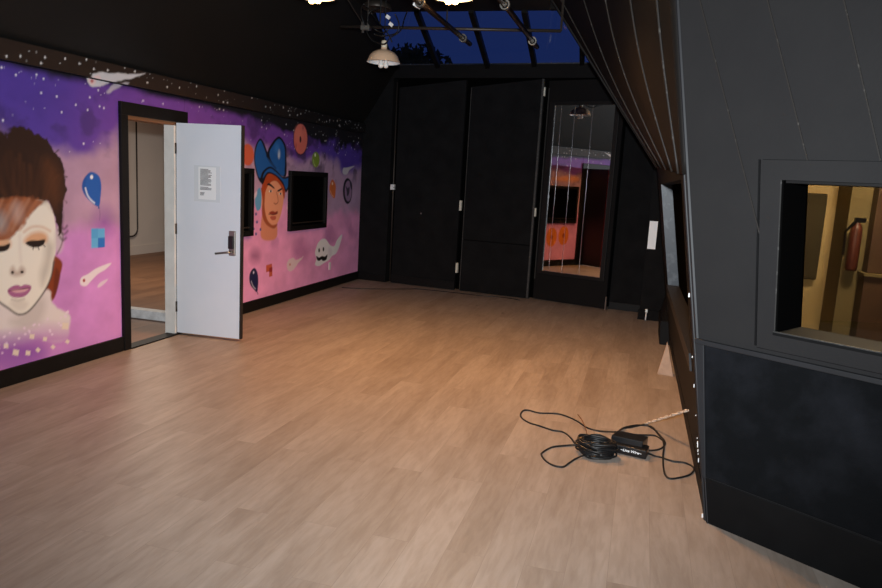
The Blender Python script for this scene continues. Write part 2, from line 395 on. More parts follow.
    P.poly([(-26,240),(-25,215),(-15,196),(10,190),(34,196),(46,200),(53,212),(56,232),(56,250),(53,262),(51,277),(44,292),(30,310),(19,314.5),(8,308),(-4,299),(-14,285),(-23,264)], sk, .006, label=L)   # face
    P.line([(54,262),(51,277),(44,292),(30,310),(19,314.5),(8,308),(-4,299),(-14,285)], .007, (52,46,44), .008, .9)
    P.poly([(46,240),(54,246),(52,262),(48,276),(42,286),(40,274),(44,258)], (176,170,162), .035, .7)                     # cheek tone
    P.poly([(20,300),(28,303),(24,310),(16,310),(10,303)], (198,190,182), .02, .6)
    P.ell((59,240), 4.5, 13, (196,188,190), soft=.02, op=.8, label=L); P.line([(58,230),(63,236),(61,246),(57,254)], .006, (90,70,80), .008, .8)   # ear
    # eyes closed, shadow, brows
    P.poly([(24,242),(30,234),(40,231.5),(47,235),(46,242),(36,244)], (206,150,104), .02, .85)
    P.poly([(25.5,243),(31,240.5),(38,240.5),(45,239.5),(43,245),(36,247.5),(30,246.5)], (34,26,26), .005)
    P.line([(43,244.5),(45,246.5)], .004, (34,26,26)); P.line([(38,247),(39,249.5)], .004, (34,26,26)); P.line([(33,247),(33,249.5)], .004, (34,26,26))
    P.poly([(-9,246),(-4,238),(4,236),(10,240),(10,247),(0,248)], (206,150,104), .02, .8)
    P.poly([(-9,249),(-2,246),(4,245.5),(10,243.5),(8,249.5),(1,252),(-6,252)], (34,26,26), .005)
    P.line([(24,232),(32,227),(42,227),(50,231)], .008, (196,150,120), .012, .6)
    # nose and mouth
    P.line([(20,236),(20,250),(21,262)], .006, (206,196,190), .02, .7)
    P.poly([(10,270),(13,266),(17,271),(21,266),(25,269),(24,274),(17,276.5),(11,275)], (178,160,150), .016, .8)
    P.ell((12.5,272.5), 1.5, 1.6, (40,30,30)); P.ell((22,272), 1.7, 1.5, (40,30,30))
    P.poly([(7.6,290),(13,286),(18,285),(21,286.2),(25,284.5),(31,286),(30,291),(24,296.5),(15,297.5),(9.5,295)], (160,96,140), .005)
    P.poly([(11,290.4),(18,289),(26,288.5),(28.5,289),(24,292),(16,292.8)], (206,160,170), .005); P.line([(8.5,291),(16,289.6),(29.5,288.2)], .0035, (96,40,60), op=.8)
    P.line([(12,299.5),(18,300.5),(24,299)], .006, (170,160,152), .012, .7)
    # hair
    dk = (46,28,23)
    P.poly([(-30,196),(-34,170),(-26,142),(-10,128),(0,131),(5,136),(9,130),(14,126.5),(20,126.5),(28,129.5),(36,134.5),(45,140.5),(50,146),(56,152.5),(60,159),(62.5,168.5),(64,180),(66,189),(64.5,202),(64.5,214),(63,227),(58,234),(56.5,222),(53,210),(46,200),(36,197),(22,202),(8,204),(-8,205),(-20,208)], dk, .007, label=L, noise=.085)
    for a, b in (((45,141),(47,138.5)),((56,152),(58.5,150)),((63,176),(67,177))): P.line([a, b], .004, dk, .008)
    for k in range(46):
        x0 = -18+k*1.75; c = ((84,50,32), (30,20,18), (98,58,36), (34,22,20))[k % 4]
        u = rs.random; P.line([(x0*.62+10+4*u(), 204-10*u()), (x0*.85+6+3*u(), 182-6*u()), (x0*1.0+3+4*u(), 150+((x0-16)/16)**2*2+16*u())], .004+.006*u(), c, .02, .2+.3*u())
    P.poly([(46,160),(56,166),(61,182),(61,200),(56,208),(49,199),(45,180)], (92,54,32), .06, .6)
    for a, b, c in (((60,226),(64,229),(67,226)),((61,232),(64.5,234),(67.5,231)),((60,237),(63,240),(66,238))): P.line([a, b, c], .007, dk, .012, .8)
    P.line([(60,205),(62,216),(60.5,230)], .012, (36,20,18), .02, .8)
    # auburn fringe falling to one side over the forehead
    P.poly([(-22,210),(-8,200),(10,198),(28,197),(44,200),(36,208),(28,217),(22,228),(14,236),(4,240),(-12,236)], (142,82,52), .012, .95, noise=.05)
    for k in range(12):
        P.line([(38-4.4*k, 199), (30-4.2*k, 212), (20-4*k, 230)], .006, ((176,108,70), (104,58,38), (186,140,112))[k % 3], .014, .5)
    P.ell((17,212), 4, 8, (206,190,186), soft=.05, op=.5); P.ell((1,222), 5, 8, (150,176,186), soft=.05, op=.5)
    # cream squares breaking away from the shoulders
    rs = random.Random(11)
    for (x, yy, q, rot) in ((65.3,326,3.6,.05),(32,336.5,2.6,.1),(15.8,352.5,3.3,.2),(6,346,2.6,0),(28,353,2.6,.1),(38,350,2.2,.7),(45,339,2.2,.2),(53,347,2.0,.7),(67.5,341.6,2.0,.6),(-8,356,3,.2)):
        pts = [(x+q*math.cos(rot+math.pi/4+i*math.pi/2)*1.25, yy+q*math.sin(rot+math.pi/4+i*math.pi/2)*1.25) for i in range(4)]
        P.poly(pts, (222,208,190), .004, .95, smooth=False, label=L)
    for k in range(34):
        x = rs.uniform(-10, 68); P.ell((x, 366-.30*x-rs.uniform(12, 34)), .9+.5*rs.random(), 1.0+.5*rs.random(), (226,206,226), op=.85, n=8)
    # ---- man with the blue hat (plain comic head)
    L = 6
    bl = (34,92,164); ink = (22,24,38)
    P.poly([(262.5,214),(268,224),(276,222),(277,236),(271,240.5),(261,237)], (214,140,112), .012, label=L)
    P.poly([(261.8,188),(266,179),(275,177),(282.6,186),(283.6,199),(281.3,213),(278,222),(273.6,228.5),(267.5,225),(263,216),(261,200)], (228,158,124), .006, label=L)
    P.poly([(261,188),(262.5,200),(262,214),(266,224),(273.6,228.5),(277.5,224),(272,225),(267,219),(264.5,206),(265,192)], (150,66,34), .008, .9)
    P.poly([(262,186),(265,174),(274,172),(282,179),(285,190),(284,199),(281.5,188),(276,181),(270,183),(266,190),(263,200)], (172,72,36), .006, label=L)
    P.poly([(257.5,190),(260,188),(261.6,196),(260.6,208),(257,210.5),(255,203),(255.5,195)], (98,160,206), .006, label=L)
    P.poly([(260,138.5),(256,144.5),(254,155.4),(254.8,166),(257.5,177),(261.5,183),(265,175),(272,168),(271,161),(267,151),(263.5,142)], ink, .006, label=L)
    P.poly([(260,140.5),(257,146),(255,156),(256,167),(259,176),(262,170),(268,164),(266,154),(262.5,144)], bl, .006)
    P.poly([(267.5,154),(271,144.5),(278.8,136.5),(285.4,144.5),(286.4,156),(286,176),(279,174),(272,167)], ink, .006, label=L)
    P.poly([(269.5,153.5),(272,147),(278.8,139),(284,146),(285,157),(284,172),(279,170),(272,162)], bl, .007)
    P.poly([(257.5,172),(261,160),(266.5,157),(272,163),(279,169),(284.5,171),(283,176),(276,172),(269,168),(262.5,172),(260,178)], bl, .008); P.line([(266.5,156),(270,162),(276,168.5)], .008, ink, .01, .8)
    P.ell((279,154), 1.0, 4.5, (200,214,232), soft=.02, op=.9); P.ell((277,148), 2.5, 5, (60,122,192), soft=.03, op=.7)
    P.poly([(261,181.5),(262.5,172),(270,166.5),(277,171),(283,177),(290.5,176),(290,184),(286,192.5),(283,185),(276,176.5),(268,174),(263,184)], ink, .006, label=L)
    P.poly([(263,178),(265,172),(270.5,168.5),(277,173),(283.5,178.8),(289.5,178),(288.6,184),(286,189.5),(283,182),(276,174.8),(268,172)], bl, .006)
    P.poly([(267,184.6),(269.5,183.2),(274,187.2),(274.1,188.8),(270,186)], ink, .004); P.poly([(277.4,190.6),(281.8,188),(282.3,189.2),(278.6,191.6)], ink, .004)
    P.ell((270.6,191.2), 1.7, 1.1, (240,236,230)); P.ell((270.8,191.2), .9, 1.2, ink); P.ell((280.4,193.8), 1.4, 1.0, (240,236,230)); P.ell((280.6,193.8), .8, 1.1, ink)
    P.line([(276.5,192),(278.2,201),(276,204),(274,203)], .006, (150,70,44), .006, .9)
    P.poly([(269,213),(272.5,211),(275,212),(277.5,211),(277,214),(273,215)], (150,58,44), .005); P.poly([(270,217),(273,216),(276,216.5),(275.4,219.5),(272,220)], (186,92,74), .006)
    P.line([(268.5,214),(273,214.6),(277.6,213)], .004, ink, op=.9)
    for (x, yy) in ((256,214),(257,222),(260.5,229.5),(253.6,229),(256,234)): P.ell((x, yy), 1.0, 1.5, (84,84,150), label=L)
    P.poly([(287,206),(291,202),(290,207),(287.4,210)], (230,206,220), .008, .8); P.poly([(253,196),(257,191),(256.5,196),(254,199)], (230,206,220), .008, .8)
    # ---- small orange pixels, navy balloon, comet, ghost, planet ring, balloons, dark ring
    L = 7
    P.poly([(266.2,265.2),(272,263.6),(272.4,276),(269.2,277),(269.2,271.5),(266.2,272.3)], (196,92,66), .004, smooth=False, label=L); P.poly([(269.2,268),(272.2,267.2),(272.3,271.6),(269.2,272.3)], (150,44,44), .004, smooth=False)
    L = 8
    P.poly([(254,268),(250.5,272),(249.2,278),(250.3,284.5),(253.5,289),(257,292),(258.2,284),(258,276),(256.6,270.5)], (30,34,76), .005, label=L)
    P.ell((253.6,272.5), .7, 1.3, (220,220,240)); P.line([(251.2,281),(253,286),(255.5,289)], .006, (200,204,226), op=.85); P.line([(257,291.5),(258,294)], .005, (30,34,76))
    L = 9
    P.poly([(287,266),(288,260),(292,258),(297,259.5),(303.5,256.5),(300,261),(296,266),(292,270.5),(288.4,270)], (228,206,212), .007, .95, label=L, noise=.03); P.ell((290,264.5), .9, 1.3, (196,120,110), op=.8)
    L = 10
    P.poly([(316.5,247),(318,243),(322,239),(326,239.5),(330,245),(334.3,246),(337,240),(342,234.5),(340.4,243),(336.4,253),(332,256),(329,260),(324,263),(319,266),(315,264.5),(316.4,259),(315,253)], (236,234,238), .006, label=L)
    P.poly([(316.4,256),(319,257.5),(322,256),(325,256.6),(327.4,254.4),(326.4,259.5),(323,261),(321.5,259.6),(319,261),(317,259.5)], (20,18,20), .004)
    P.ell((319.1,250.3), .8, 2.2, (30,30,40)); P.ell((323.4,249.2), .8, 2.2, (30,30,40)); P.ell((330,252), 2, 5, (214,206,220), soft=.03, op=.6)
    L = 11
    P.ell((300.6,139), 7.4, 16.2, (40,26,44), soft=.012); P.ell((300.6,139), 6.8, 15.2, (214,112,100), soft=.006, label=L)
    P.ell((298.6,134), 3.6, 7, (226,130,112), soft=.05, op=.7); P.ell((300.4,139.4), .9, 3.3, (70,34,44)); P.ell((296,146), .8, 2.6, (150,70,80), soft=.015, op=.7); P.ell((303,128), .8, 2.2, (160,80,84), soft=.015, op=.7)
    L = 12
    P.ell((315.8,159.6), 3.8, 7.8, (122,146,52), soft=.005, label=L); P.ell((315.2,155), .7, 1.8, (230,236,200)); P.line([(313.4,160),(314,164),(315.2,166)], .006, (206,220,160), op=.8); P.line([(316,167),(316.2,171)], .004, (90,100,50))
    L = 13
    P.poly([(332.6,179.4),(330,184),(329.4,190),(331,195),(334.4,198.4),(335.6,192),(335.6,185)], (206,108,58), .005, label=L); P.ell((332.4,183.6), .6, 1.5, (240,210,190)); P.line([(330.6,191),(332,195),(333.4,196.5)], .005, (236,200,176), op=.8)
    L = 14
    P.poly([(342.5,172),(343.5,168),(347,167.5),(354.5,166),(349.5,170),(347,174),(344,174.5)], (206,200,206), .006, .95, label=L)
    L = 15
    P.ell((347.6,191), 4.6, 13.0, (34,30,42), soft=.006, label=L); P.ell((348.2,191), 3.5, 10.4, (150,122,156), soft=.01, label=L)
    P.poly([(345.6,186),(347.6,188),(349.6,187),(349,194),(347,196),(346.6,191)], (50,44,60), .01, .9); P.poly([(349.6,180),(352,184),(352,190),(350.4,187)], (60,54,72), .008)
    # ---- shapes behind the opened door, seen in the mirror
    for (c, q) in (((6.42, .63), .20), ((6.78, .60), .20)):
        n = 22; pts = [(c[0]+q*.8*math.cos(2*math.pi*i/n), c[1]+q*math.sin(2*math.pi*i/n)) for i in range(n)]
        P.poly(pts, (214,120,52), .006, smooth=False, label=16, px=False); P.poly([(c[0]+(a-c[0])*.25, c[1]+(b-c[1])*.25) for a, b in pts], (150,70,30), .01, smooth=False, px=False)
    n = 20; P.poly([(7.14+.13*math.cos(2*math.pi*i/n), 1.80+.12*math.sin(2*math.pi*i/n)) for i in range(n)], (206,96,70), .008, smooth=False, px=False, label=17)
    P.poly([(6.1,1.78),(6.5,1.74),(6.9,1.78),(6.6,1.84),(6.2,1.86)], (226,150,96), .04, .8, px=False)

NAMES = {1: ('painted_comet', 'white comet painted across the wall top left of the door'), 2: ('painted_comet', 'small white comet painted low beside the door frame'),
         3: ('painted_balloon', 'blue balloon painted between the portrait and the door'), 4: ('painted_square', 'light blue square painted below the blue balloon'),
         5: ('painted_portrait', 'painted pale face with swept auburn hair and closed eyes'), 6: ('painted_portrait', 'painted man in a tall blue hat'),
         7: ('painted_pixels', 'small orange pixel blocks painted below the man in the blue hat'), 8: ('painted_balloon', 'navy balloon painted low beside the white door'),
         9: ('painted_comet', 'white comet painted below the black wall window'), 10: ('painted_ghost', 'white grinning ghost painted low near the corner'),
         11: ('painted_planet', 'salmon round planet painted above the black window'), 12: ('painted_balloon', 'small green balloon painted above the window'),
         13: ('painted_balloon', 'orange balloon painted right of the window'), 14: ('painted_comet', 'small white comet painted near the far corner'),
         15: ('painted_ring', 'dark ring painted right of the window'), 16: ('painted_shapes', 'orange round shapes painted behind the open door'), 17: ('painted_shapes', 'red round shape painted above the window behind the door')}

def mural_mesh(x, ys, zs, beam, holes, base_name, parent):
    Yg, Zg = np.meshgrid(ys, zs, indexing='ij'); P = Painter(Yg, Zg); paint(P, beam)
    ny, nz = len(ys), len(zs)
    i, j = np.meshgrid(np.arange(ny-1), np.arange(nz-1), indexing='ij'); i = i.ravel(); j = j.ravel()
    q = np.stack([i*nz+j, (i+1)*nz+j, (i+1)*nz+j+1, i*nz+j+1], 1)
    cy = (ys[i]+ys[i+1])/2; cz = (zs[j]+zs[j+1])/2; keep = np.ones(len(q), bool)
    for (a, b, c, d) in holes: keep &= ~((cy > a) & (cy < b) & (cz > c) & (cz < d))
    lab = P.lab[q].max(axis=1)
    root = None
    for l in [0]+sorted(set(lab[keep])-{0}):
        f = q[keep & (lab == l)]
        if len(f) < 12: f = f[:0]
        if not len(f): continue
        u, inv = np.unique(f, return_inverse=True); inv = inv.reshape(-1)
        co = np.stack([np.full(len(u), x), P.Y[u], P.Z[u]], 1)
        name = base_name if l == 0 else NAMES[l][0]
        me = bpy.data.meshes.new(name); me.vertices.add(len(u)); me.vertices.foreach_set('co', co.ravel())
        me.loops.add(len(inv)); me.loops.foreach_set('vertex_index', inv.astype(np.int32))
        nf = len(f); me.polygons.add(nf); me.polygons.foreach_set('loop_start', np.arange(nf, dtype=np.int32)*4)
        me.update(calc_edges=True); me.validate()
        at = me.color_attributes.new('paint', 'FLOAT_COLOR', 'POINT')
        at.data.foreach_set('color', np.concatenate([np.clip(P.C[u], 0, 1), np.ones((len(u), 1))], 1).astype(np.float32).ravel())
        me.materials.append(M['mural'])
        o = bpy.data.objects.new(name, me); COL.objects.link(o); o.parent = parent
        if l: o['label'] = NAMES[l][1]

DY0, DY1, DZ = 5.19, 5.862, 2.04            # doorway
mb = MB()
mb.box(XL-.16, XL-.003, -4.2, DY0, 0, ZM); mb.box(XL-.1, XL-.003, DY1, 10.62, 0, ZM); mb.box(XL-.16, XL-.003, DY0, DY1, DZ, ZM)
wl = struct(mb.build('wall_left', M['black']), 'long left wall painted with a purple and pink space mural')
ys = np.concatenate([np.arange(-4.2, 3.0, .12), np.arange(3.0, 5.05, .008), np.arange(5.05, 6.0, .0125), np.arange(6.0, 10.47, .0125)])
zs = np.arange(.10, 2.285, .0092)
mural_mesh(XL, ys, zs, False, [(DY0-.02, DY1+.06, 0, DZ+.02)], 'mural_background', wl)
# beam strip along the top of the mural
mb = MB(); mb.box(XL, XL+.045, -4.2, 10.45, 2.285, ZM)
bmo = struct(mb.build('trim_1', M['black_trim']), 'narrow beam along the top of the mural wall painted with stars')
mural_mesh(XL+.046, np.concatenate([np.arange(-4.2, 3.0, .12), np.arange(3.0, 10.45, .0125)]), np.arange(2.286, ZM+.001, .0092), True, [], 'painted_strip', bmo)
# baseboards
mb = MB(); mb.box(XL, XL+.022, -4.2, 5.105, 0, .128); mb.box(XL, XL+.022, 6.01, 10.46, 0, .128)
struct(mb.build('baseboard_left', M['base'], bevel=.004), 'tall black baseboard along the mural wall')

# ------------------------------------------------------------------ door 1 (white, open)
d1 = struct(empty('door_1', (XL, 5.49, 0)), 'open white flush door in a wide black frame')
mb = MB()
mb.box(XL-.01, XL+.03, 5.105, DY0, 0, DZ); mb.box(XL-.01, XL+.03, DY1, 6.015, 0, DZ); mb.box(XL-.01, XL+.03, 5.105, 6.015, DZ, 2.147)
fo = mb.build('door_frame', M['base'], d1, bevel=.004)
mb = MB(); mb.box(XL-.105, XL+.005, DY1-.028, DY1+.01, 0, DZ-.02); jo = mb.build('door_jamb', M['white_paint'], d1); jo['label'] = 'white painted jamb on the hinge side'
mb = MB(); mb.box(XL-.17, XL+.005, DY0, DY1, DZ-.03, DZ); mb.box(XL-.17, XL+.0, DY0, DY0+.02, 0, DZ); ho = mb.build('door_reveal', M['brown_reveal'], d1); ho['label'] = 'brown timber reveal at the head'
mb = MB(); mb.box(XL-.09, XL+.035, DY0, DY1, 0, .012); mb.build('threshold', M['base'], d1, bevel=.003)
HI = np.array([-4.297, 5.858, 0]); DD = np.array([.655, .036, 0]); DD /= np.linalg.norm(DD); DN = np.array([DD[1], -DD[0], 0])
def Dr(u, z, n=0.0): return HI+DD*u+DN*n+np.array([0, 0, z])
def dbox(mb, u0, u1, z0, z1, n0, n1, mi=0):
    mb.hexa([Dr(u0,z0,n1),Dr(u1,z0,n1),Dr(u1,z0,n0),Dr(u0,z0,n0),Dr(u0,z1,n1),Dr(u1,z1,n1),Dr(u1,z1,n0),Dr(u0,z1,n0)], mi)
SW = .668
mb = MB(); dbox(mb, 0, SW, .022, 2.035, -.012, 0, 0); dbox(mb, 0, SW, .022, 2.035, -.046, -.012, 1); dbox(mb, SW, SW+.012, .02, 2.037, -.046, .001, 1); dbox(mb, SW-.05, SW, .022, 2.035, -.048, -.0465, 2)
slab = mb.build('door_slab', [M['white_door'], M['door_back'], M['red_edge']], d1)
for z in (.28, 1.04, 1.80):
    mb = MB(); mb.tube([Dr(-.004, z-.05, .004), Dr(-.004, z+.05, .004)], .009, 8); mb.build('hinge', M['pipe'], d1, True)
def DrP(px, py): # point on the slab face
    p = hitp(px, py, HI, DN); return float((p-HI) @ DD), float(p[2])
ua, za = DrP(229.5, 255.5); ub, zb = DrP(236.2, 231.2)
mb = MB(); dbox(mb, ua, ub, za, zb, 0, .02); lk = mb.build('lock_plate', M['steel'], d1, bevel=.006); lk['label'] = 'steel keypad lock plate'
ua2, za2 = DrP(229.8, 248.5); ub2, zb2 = DrP(235.0, 236.2)
mb = MB(); dbox(mb, ua2, ub2, za2, zb2, .02, .038); mb.build('keypad', M['case'], lk, bevel=.004)
u1, z1 = DrP(232.5, 252); u2, z2 = DrP(218.6, 253)
mb = MB(); mb.tube([Dr(u1, z1, .02), Dr(u1, z1, .06), Dr(u1-.02, z1, .066), Dr(u2, z2, .06)], .010, 10); hd = mb.build('door_handle', M['steel'], d1, True); hd['label'] = 'steel lever handle'
rebase(d1, (XL, 5.49, 0))
# notice taped on the door
nt_ = empty('paper_notice'); tag(nt_, 'printed white paper notice in a clear sleeve taped on the open white door', 'notice')
a, b = DrP(194.2, 201), DrP(220.4, 166.5)
mb = MB(); dbox(mb, a[0], b[0], a[1], b[1], .0008, .0022); o = mb.build('plastic_sleeve', M['sleeve'], nt_); o['label'] = 'clear plastic sleeve'
a, b = DrP(198.6, 199), DrP(216, 167.6)
mb = MB(); dbox(mb, a[0], b[0], a[1], b[1], .0024, .0034); mb.build('paper_sheet', M['paper'], nt_)
mb = MB(); rs = random.Random(2)
x0, zt = DrP(200.4, 169); x1, zb = DrP(212, 195.5); nl = 24
for k in range(nl):
    if k in (15, 19, 20): continue
    z = zt-(zt-zb)*k/(nl-1); e = x1-(x1-x0)*(.55+.15*rs.random() if k > 20 else rs.random()*.12 if k % 4 else .3)
    if k == 16: pass
    dbox(mb, x0, e, z-.0035, z+.0025, .0035, .0039)
mb.build('printed_lines', M['ink'], nt_); rebase(nt_, tuple(Dr(a[0], a[1], .001)))

# ------------------------------------------------------------------ hall behind the door
mb = MB(); mb.box(-8.95, -8.75, 3.6, 13.2, 0, 2.9); hw = struct(mb.build('wall_hall', M['hall_wall']), 'pale grey wall of the hall beyond the doorway')
mb = MB(); mb.box(-8.95, XL-.16, 13.0, 13.2, 0, 2.9); mb.box(-8.95, XL-.16, 3.6, 3.8, 0, 2.9); struct(mb.build('wall_hall_end', M['hall_wall']))
mb = MB(); mb.box(-8.95, XL-.16, 3.6, 13.2, 2.9, 3.0); struct(mb.build('ceiling_hall', M['hall_wall']))
mb = MB(); mb.box(-8.75, -8.73, 3.8, 13.0, 0, .16); struct(mb.build('baseboard_hall', M['hall_wall']))
mb = MB(); mb.box(-7.2, XL-.17, 6.28, 6.40, 0, .095); struct(mb.build('trim_2', M['plaster'], bevel=.006), 'low white curb across the hall floor')
pc = hit(137, 180, 0, -8.72)
e0 = hit(137.2, 228, 0, -8.72); y0 = pc[1]; r_ = .14
mb = MB(); mb.tube([(-8.72, y0, 2.9), (-8.72, y0, e0[2])]+[(-8.72, y0-r_+r_*math.cos(t), e0[2]-r_*math.sin(t)) for t in (.4, .8, 1.2, 1.57)]+[(-8.72, y0-1.2, e0[2]-r_)], .014, 8)
tag(mb.build('conduit_pipe', M['pipe'], None, True), 'thin grey conduit bending on the hall wall seen through the doorway', 'pipe')

# ------------------------------------------------------------------ black wall windows on the mural
def mural_window(name, y0, y1, z0, z1, label):
    r = struct(empty(name, (XL, (y0+y1)/2, z0)), label)
    mb = MB(); f = .06
    mb.box(XL, XL+.045, y0, y1, z0, z0+f); mb.box(XL, XL+.045, y0, y1, z1-f, z1); mb.box(XL, XL+.045, y0, y0+f, z0+f, z1-f); mb.box(XL, XL+.045, y1-f, y1, z0+f, z1-f)
    mb.build('window_frame', M['base'], r, bevel=.004)
    mb = MB(); mb.box(XL+.001, XL+.006, y0+f, y1-f, z0+f, z1-f); mb.build('window_pane', M['dark_glass'], r)
    mb = MB(); mb.box(XL+.006, XL+.03, y0+f, y1-f, z0+f+.03, z0+f+.042); s = mb.build('window_sill', M['pipe'], r); s['label'] = 'thin grey rail above the sill'
    rebase(r, (XL, (y0+y1)/2, z0))
mural_window('window_1', 8.085, 9.16, .893, 1.652, 'black framed dark window in the mural between the hat portrait and the corner')
mural_window('window_2', 6.10, 7.215, .893, 1.652, 'black framed dark window in the mural behind the open white door')
# outlet
p = W(329.5, 266); mb = MB(); mb.box(XL, XL+.008, p[0]-.03, p[0]+.03, p[1]-.055, p[1]+.055); tag(mb.build('wall_outlet', M['outlet'], bevel=.003), 'small white outlet plate below the painted ghost', 'outlet')

# ------------------------------------------------------------------ back wall
mb = MB(); bbox(mb, -.05, 5.2, 0, 3.28, -.32, -.16)
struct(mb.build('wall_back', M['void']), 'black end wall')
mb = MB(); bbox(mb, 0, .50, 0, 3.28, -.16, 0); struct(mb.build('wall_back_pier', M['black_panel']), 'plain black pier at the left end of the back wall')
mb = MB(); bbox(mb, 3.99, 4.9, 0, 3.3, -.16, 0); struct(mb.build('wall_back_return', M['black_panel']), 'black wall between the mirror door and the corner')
mb = MB(); bbox(mb, .3, 5.0, 3.115, 3.30, -.16, .004); struct(mb.build('trim_3', M['black']), 'black header beam under the skylight')
mb = MB(); bbox(mb, 0, .50, 0, .10, 0, .018); bbox(mb, 3.99, 4.45, 0, .10, 0, .018); struct(mb.build('baseboard_back', M['base'], bevel=.003))
# conduit + switch box
cd = empty('switch_conduit'); tag(cd, 'thin dark conduit with a small white switch box on the back wall', 'conduit')
mb = MB(); mb.tube([Bk(.545, 3.06, -.03), Bk(.555, 1.5, -.03), Bk(.565, .03, -.03)], .011, 8); mb.build('pipe', M['pipe'], cd, True)
mb = MB(); bbox(mb, .525, .585, 1.45, 1.53, -.05, .015); o = mb.build('switch_box', M['outlet'], cd, bevel=.004); o['label'] = 'white plastic box'
mb = MB(); mb.tube([Bk(.585, 1.485, 0), Bk(.592, 1.485, .03)], .007, 6); mb.build('lever', M['steel'], cd, True); rebase(cd, tuple(Bk(.565, .0, -.03)))
# two tall black doors / panels
p1 = empty('black_panel'); tag(p1, 'tall plain black wall panel beside the mural corner with two white hinges', 'panel', 'tall black wall panels')
mb = MB(); bbox(mb, .60, 1.672, .012, 2.975, -.05, 0, zt=3.09); mb.build('panel_board', M['black_panel'], p1, bevel=.004)
mb = MB(); bbox(mb, .60, 1.672, .012, .13, 0, .014); mb.build('kick_strip', M['base'], p1)
for z in (1.28, .345):
    mb = MB(); bbox(mb, 1.672, 1.705, z-.075, z+.075, -.04, -.0); o = mb.build('hinge', M['ivory'], p1, bevel=.003); o['label'] = 'ivory hinge leaf'
mb = MB(); mb.tube([Bk(1.06, 1.12, 0), Bk(1.06, 1.12, .01)], .012, 8); o = mb.build('knob', M['steel'], p1); o['label'] = 'tiny pale peephole'
rebase(p1, tuple(Bk(1.13, 0)))
p2 = empty('black_panel'); tag(p2, 'tall black wall panel with a horizontal seam left of the mirror', 'panel', 'tall black wall panels')
mb = MB(); bbox(mb, 1.762, 2.80, .012, .775, -.05, 0); bbox(mb, 1.762, 2.80, .783, 2.99, -.05, 0, zt=3.10); mb.build('panel_board', M['black_panel'], p2, bevel=.003)
mb = MB(); bbox(mb, 1.752, 1.762, .012, 2.98, -.05, .006); bbox(mb, 2.80, 2.828, .012, 3.10, -.05, .012); o = mb.build('edge_strip', M['batten'], p2); o['label'] = 'worn grey edge strip'
for z in (2.93, 1.26):
    mb = MB(); bbox(mb, 2.83, 2.85, z-.06, z+.06, -.03, .012); o = mb.build('hinge', M['ivory'], p2, bevel=.003); o['label'] = 'small ivory hinge'
rebase(p2, tuple(Bk(2.3, 0)))
# mirror door, standing slightly ajar
MA = math.radians(-17.8); MDv = np.array([math.cos(MA), math.sin(MA), 0]); MN = np.array([math.sin(MA), -math.cos(MA), 0]); MO = np.array([-1.472, 10.226, 0])
def Mr(u, z, n=0.0): return MO+MDv*u+MN*n+np.array([0, 0, z])
def mbox(mb, u0, u1, z0, z1, n0, n1, mi=0):
    mb.hexa([Mr(u0,z0,n1),Mr(u1,z0,n1),Mr(u1,z0,n0),Mr(u0,z0,n0),Mr(u0,z1,n1),Mr(u1,z1,n1),Mr(u1,z1,n0),Mr(u0,z1,n0)], mi)
d2 = struct(empty('door_2'), 'tall black door standing slightly ajar that carries a long mirror')
mb = MB(); mbox(mb, .03, 1.142, .012, 3.09, -.045, 0); mb.build('door_slab', M['black'], d2, bevel=.004)
mb = MB(); mbox(mb, .075, .155, .43, 2.77, 0, .03); mbox(mb, 1.027, 1.09, .43, 2.77, 0, .022); mbox(mb, .075, 1.09, 2.757, 2.80, 0, .022); mbox(mb, .075, 1.09, .39, .432, 0, .022); mb.build('door_moulding', M['black_trim'], d2, bevel=.003)
mb = MB(); mbox(mb, .035, .047, .3, 2.99, 0, .012); mb.build('edge_strip', M['batten'], d2)
mb = MB(); mbox(mb, 1.135, 1.15, .0, .18, -.02, .012); mb.build('floor_bolt', M['steel'], d2)
rebase(d2, tuple(Mr(.58, 0)))
mr = empty('wall_mirror'); tag(mr, 'tall mirror of four strips on the black door in the far wall', 'mirror')
us = [.157, .252, .452, .712, 1.026]
for a, b in zip(us[:-1], us[1:]):
    mb = MB(); mbox(mb, a+.003, b-.003, .437, 2.752, .002, .008); mb.build('mirror_strip', M['mirror'], mr)
mb = MB()
for u in us: mbox(mb, u-.003, u+.003, .437, 2.752, .002, .0095)
mbox(mb, .157, 1.026, .434, .440, .002, .0095); o = mb.build('bevel_edge', M['chrome'], mr); o['label'] = 'bright bevelled edges'
rebase(mr, tuple(Mr(.59, .44)))
# cable lying at the foot of the panels
P = [hit(x, y, 2, .006) for x, y in ((342,287.5),(360,288.5),(385,289),(408,289),(419,289),(440,291),(462,293.5),(480,295.5),(500,297),(520,300))]
mb = MB(); mb.tube(spline(P, 5), .007, 6); tag(mb.build('floor_cable', M['cable'], None, True), 'thin dark cable lying on the floor along the black back panels', 'cable')

# ------------------------------------------------------------------ ceiling
mb = MB()
prof = [(-4.2, ZM), (10.75, ZM), (10.75, 3.16), (10.2, 3.30), (8.66, 3.70), (-4.2, 3.74)]
mb.prism([(xm(z), y, z) for y, z in prof], (-.1, 0, .0))
struct(mb.build('ceiling_slope_left', M['black_ceil']), 'steep black sloped ceiling above the mural')
mb = MB(); mb.box(-3.56, 3.6, -4.2, 8.66, ZC, ZC+.12); struct(mb.build('ceiling', M['black_ceil']), 'flat black ceiling')
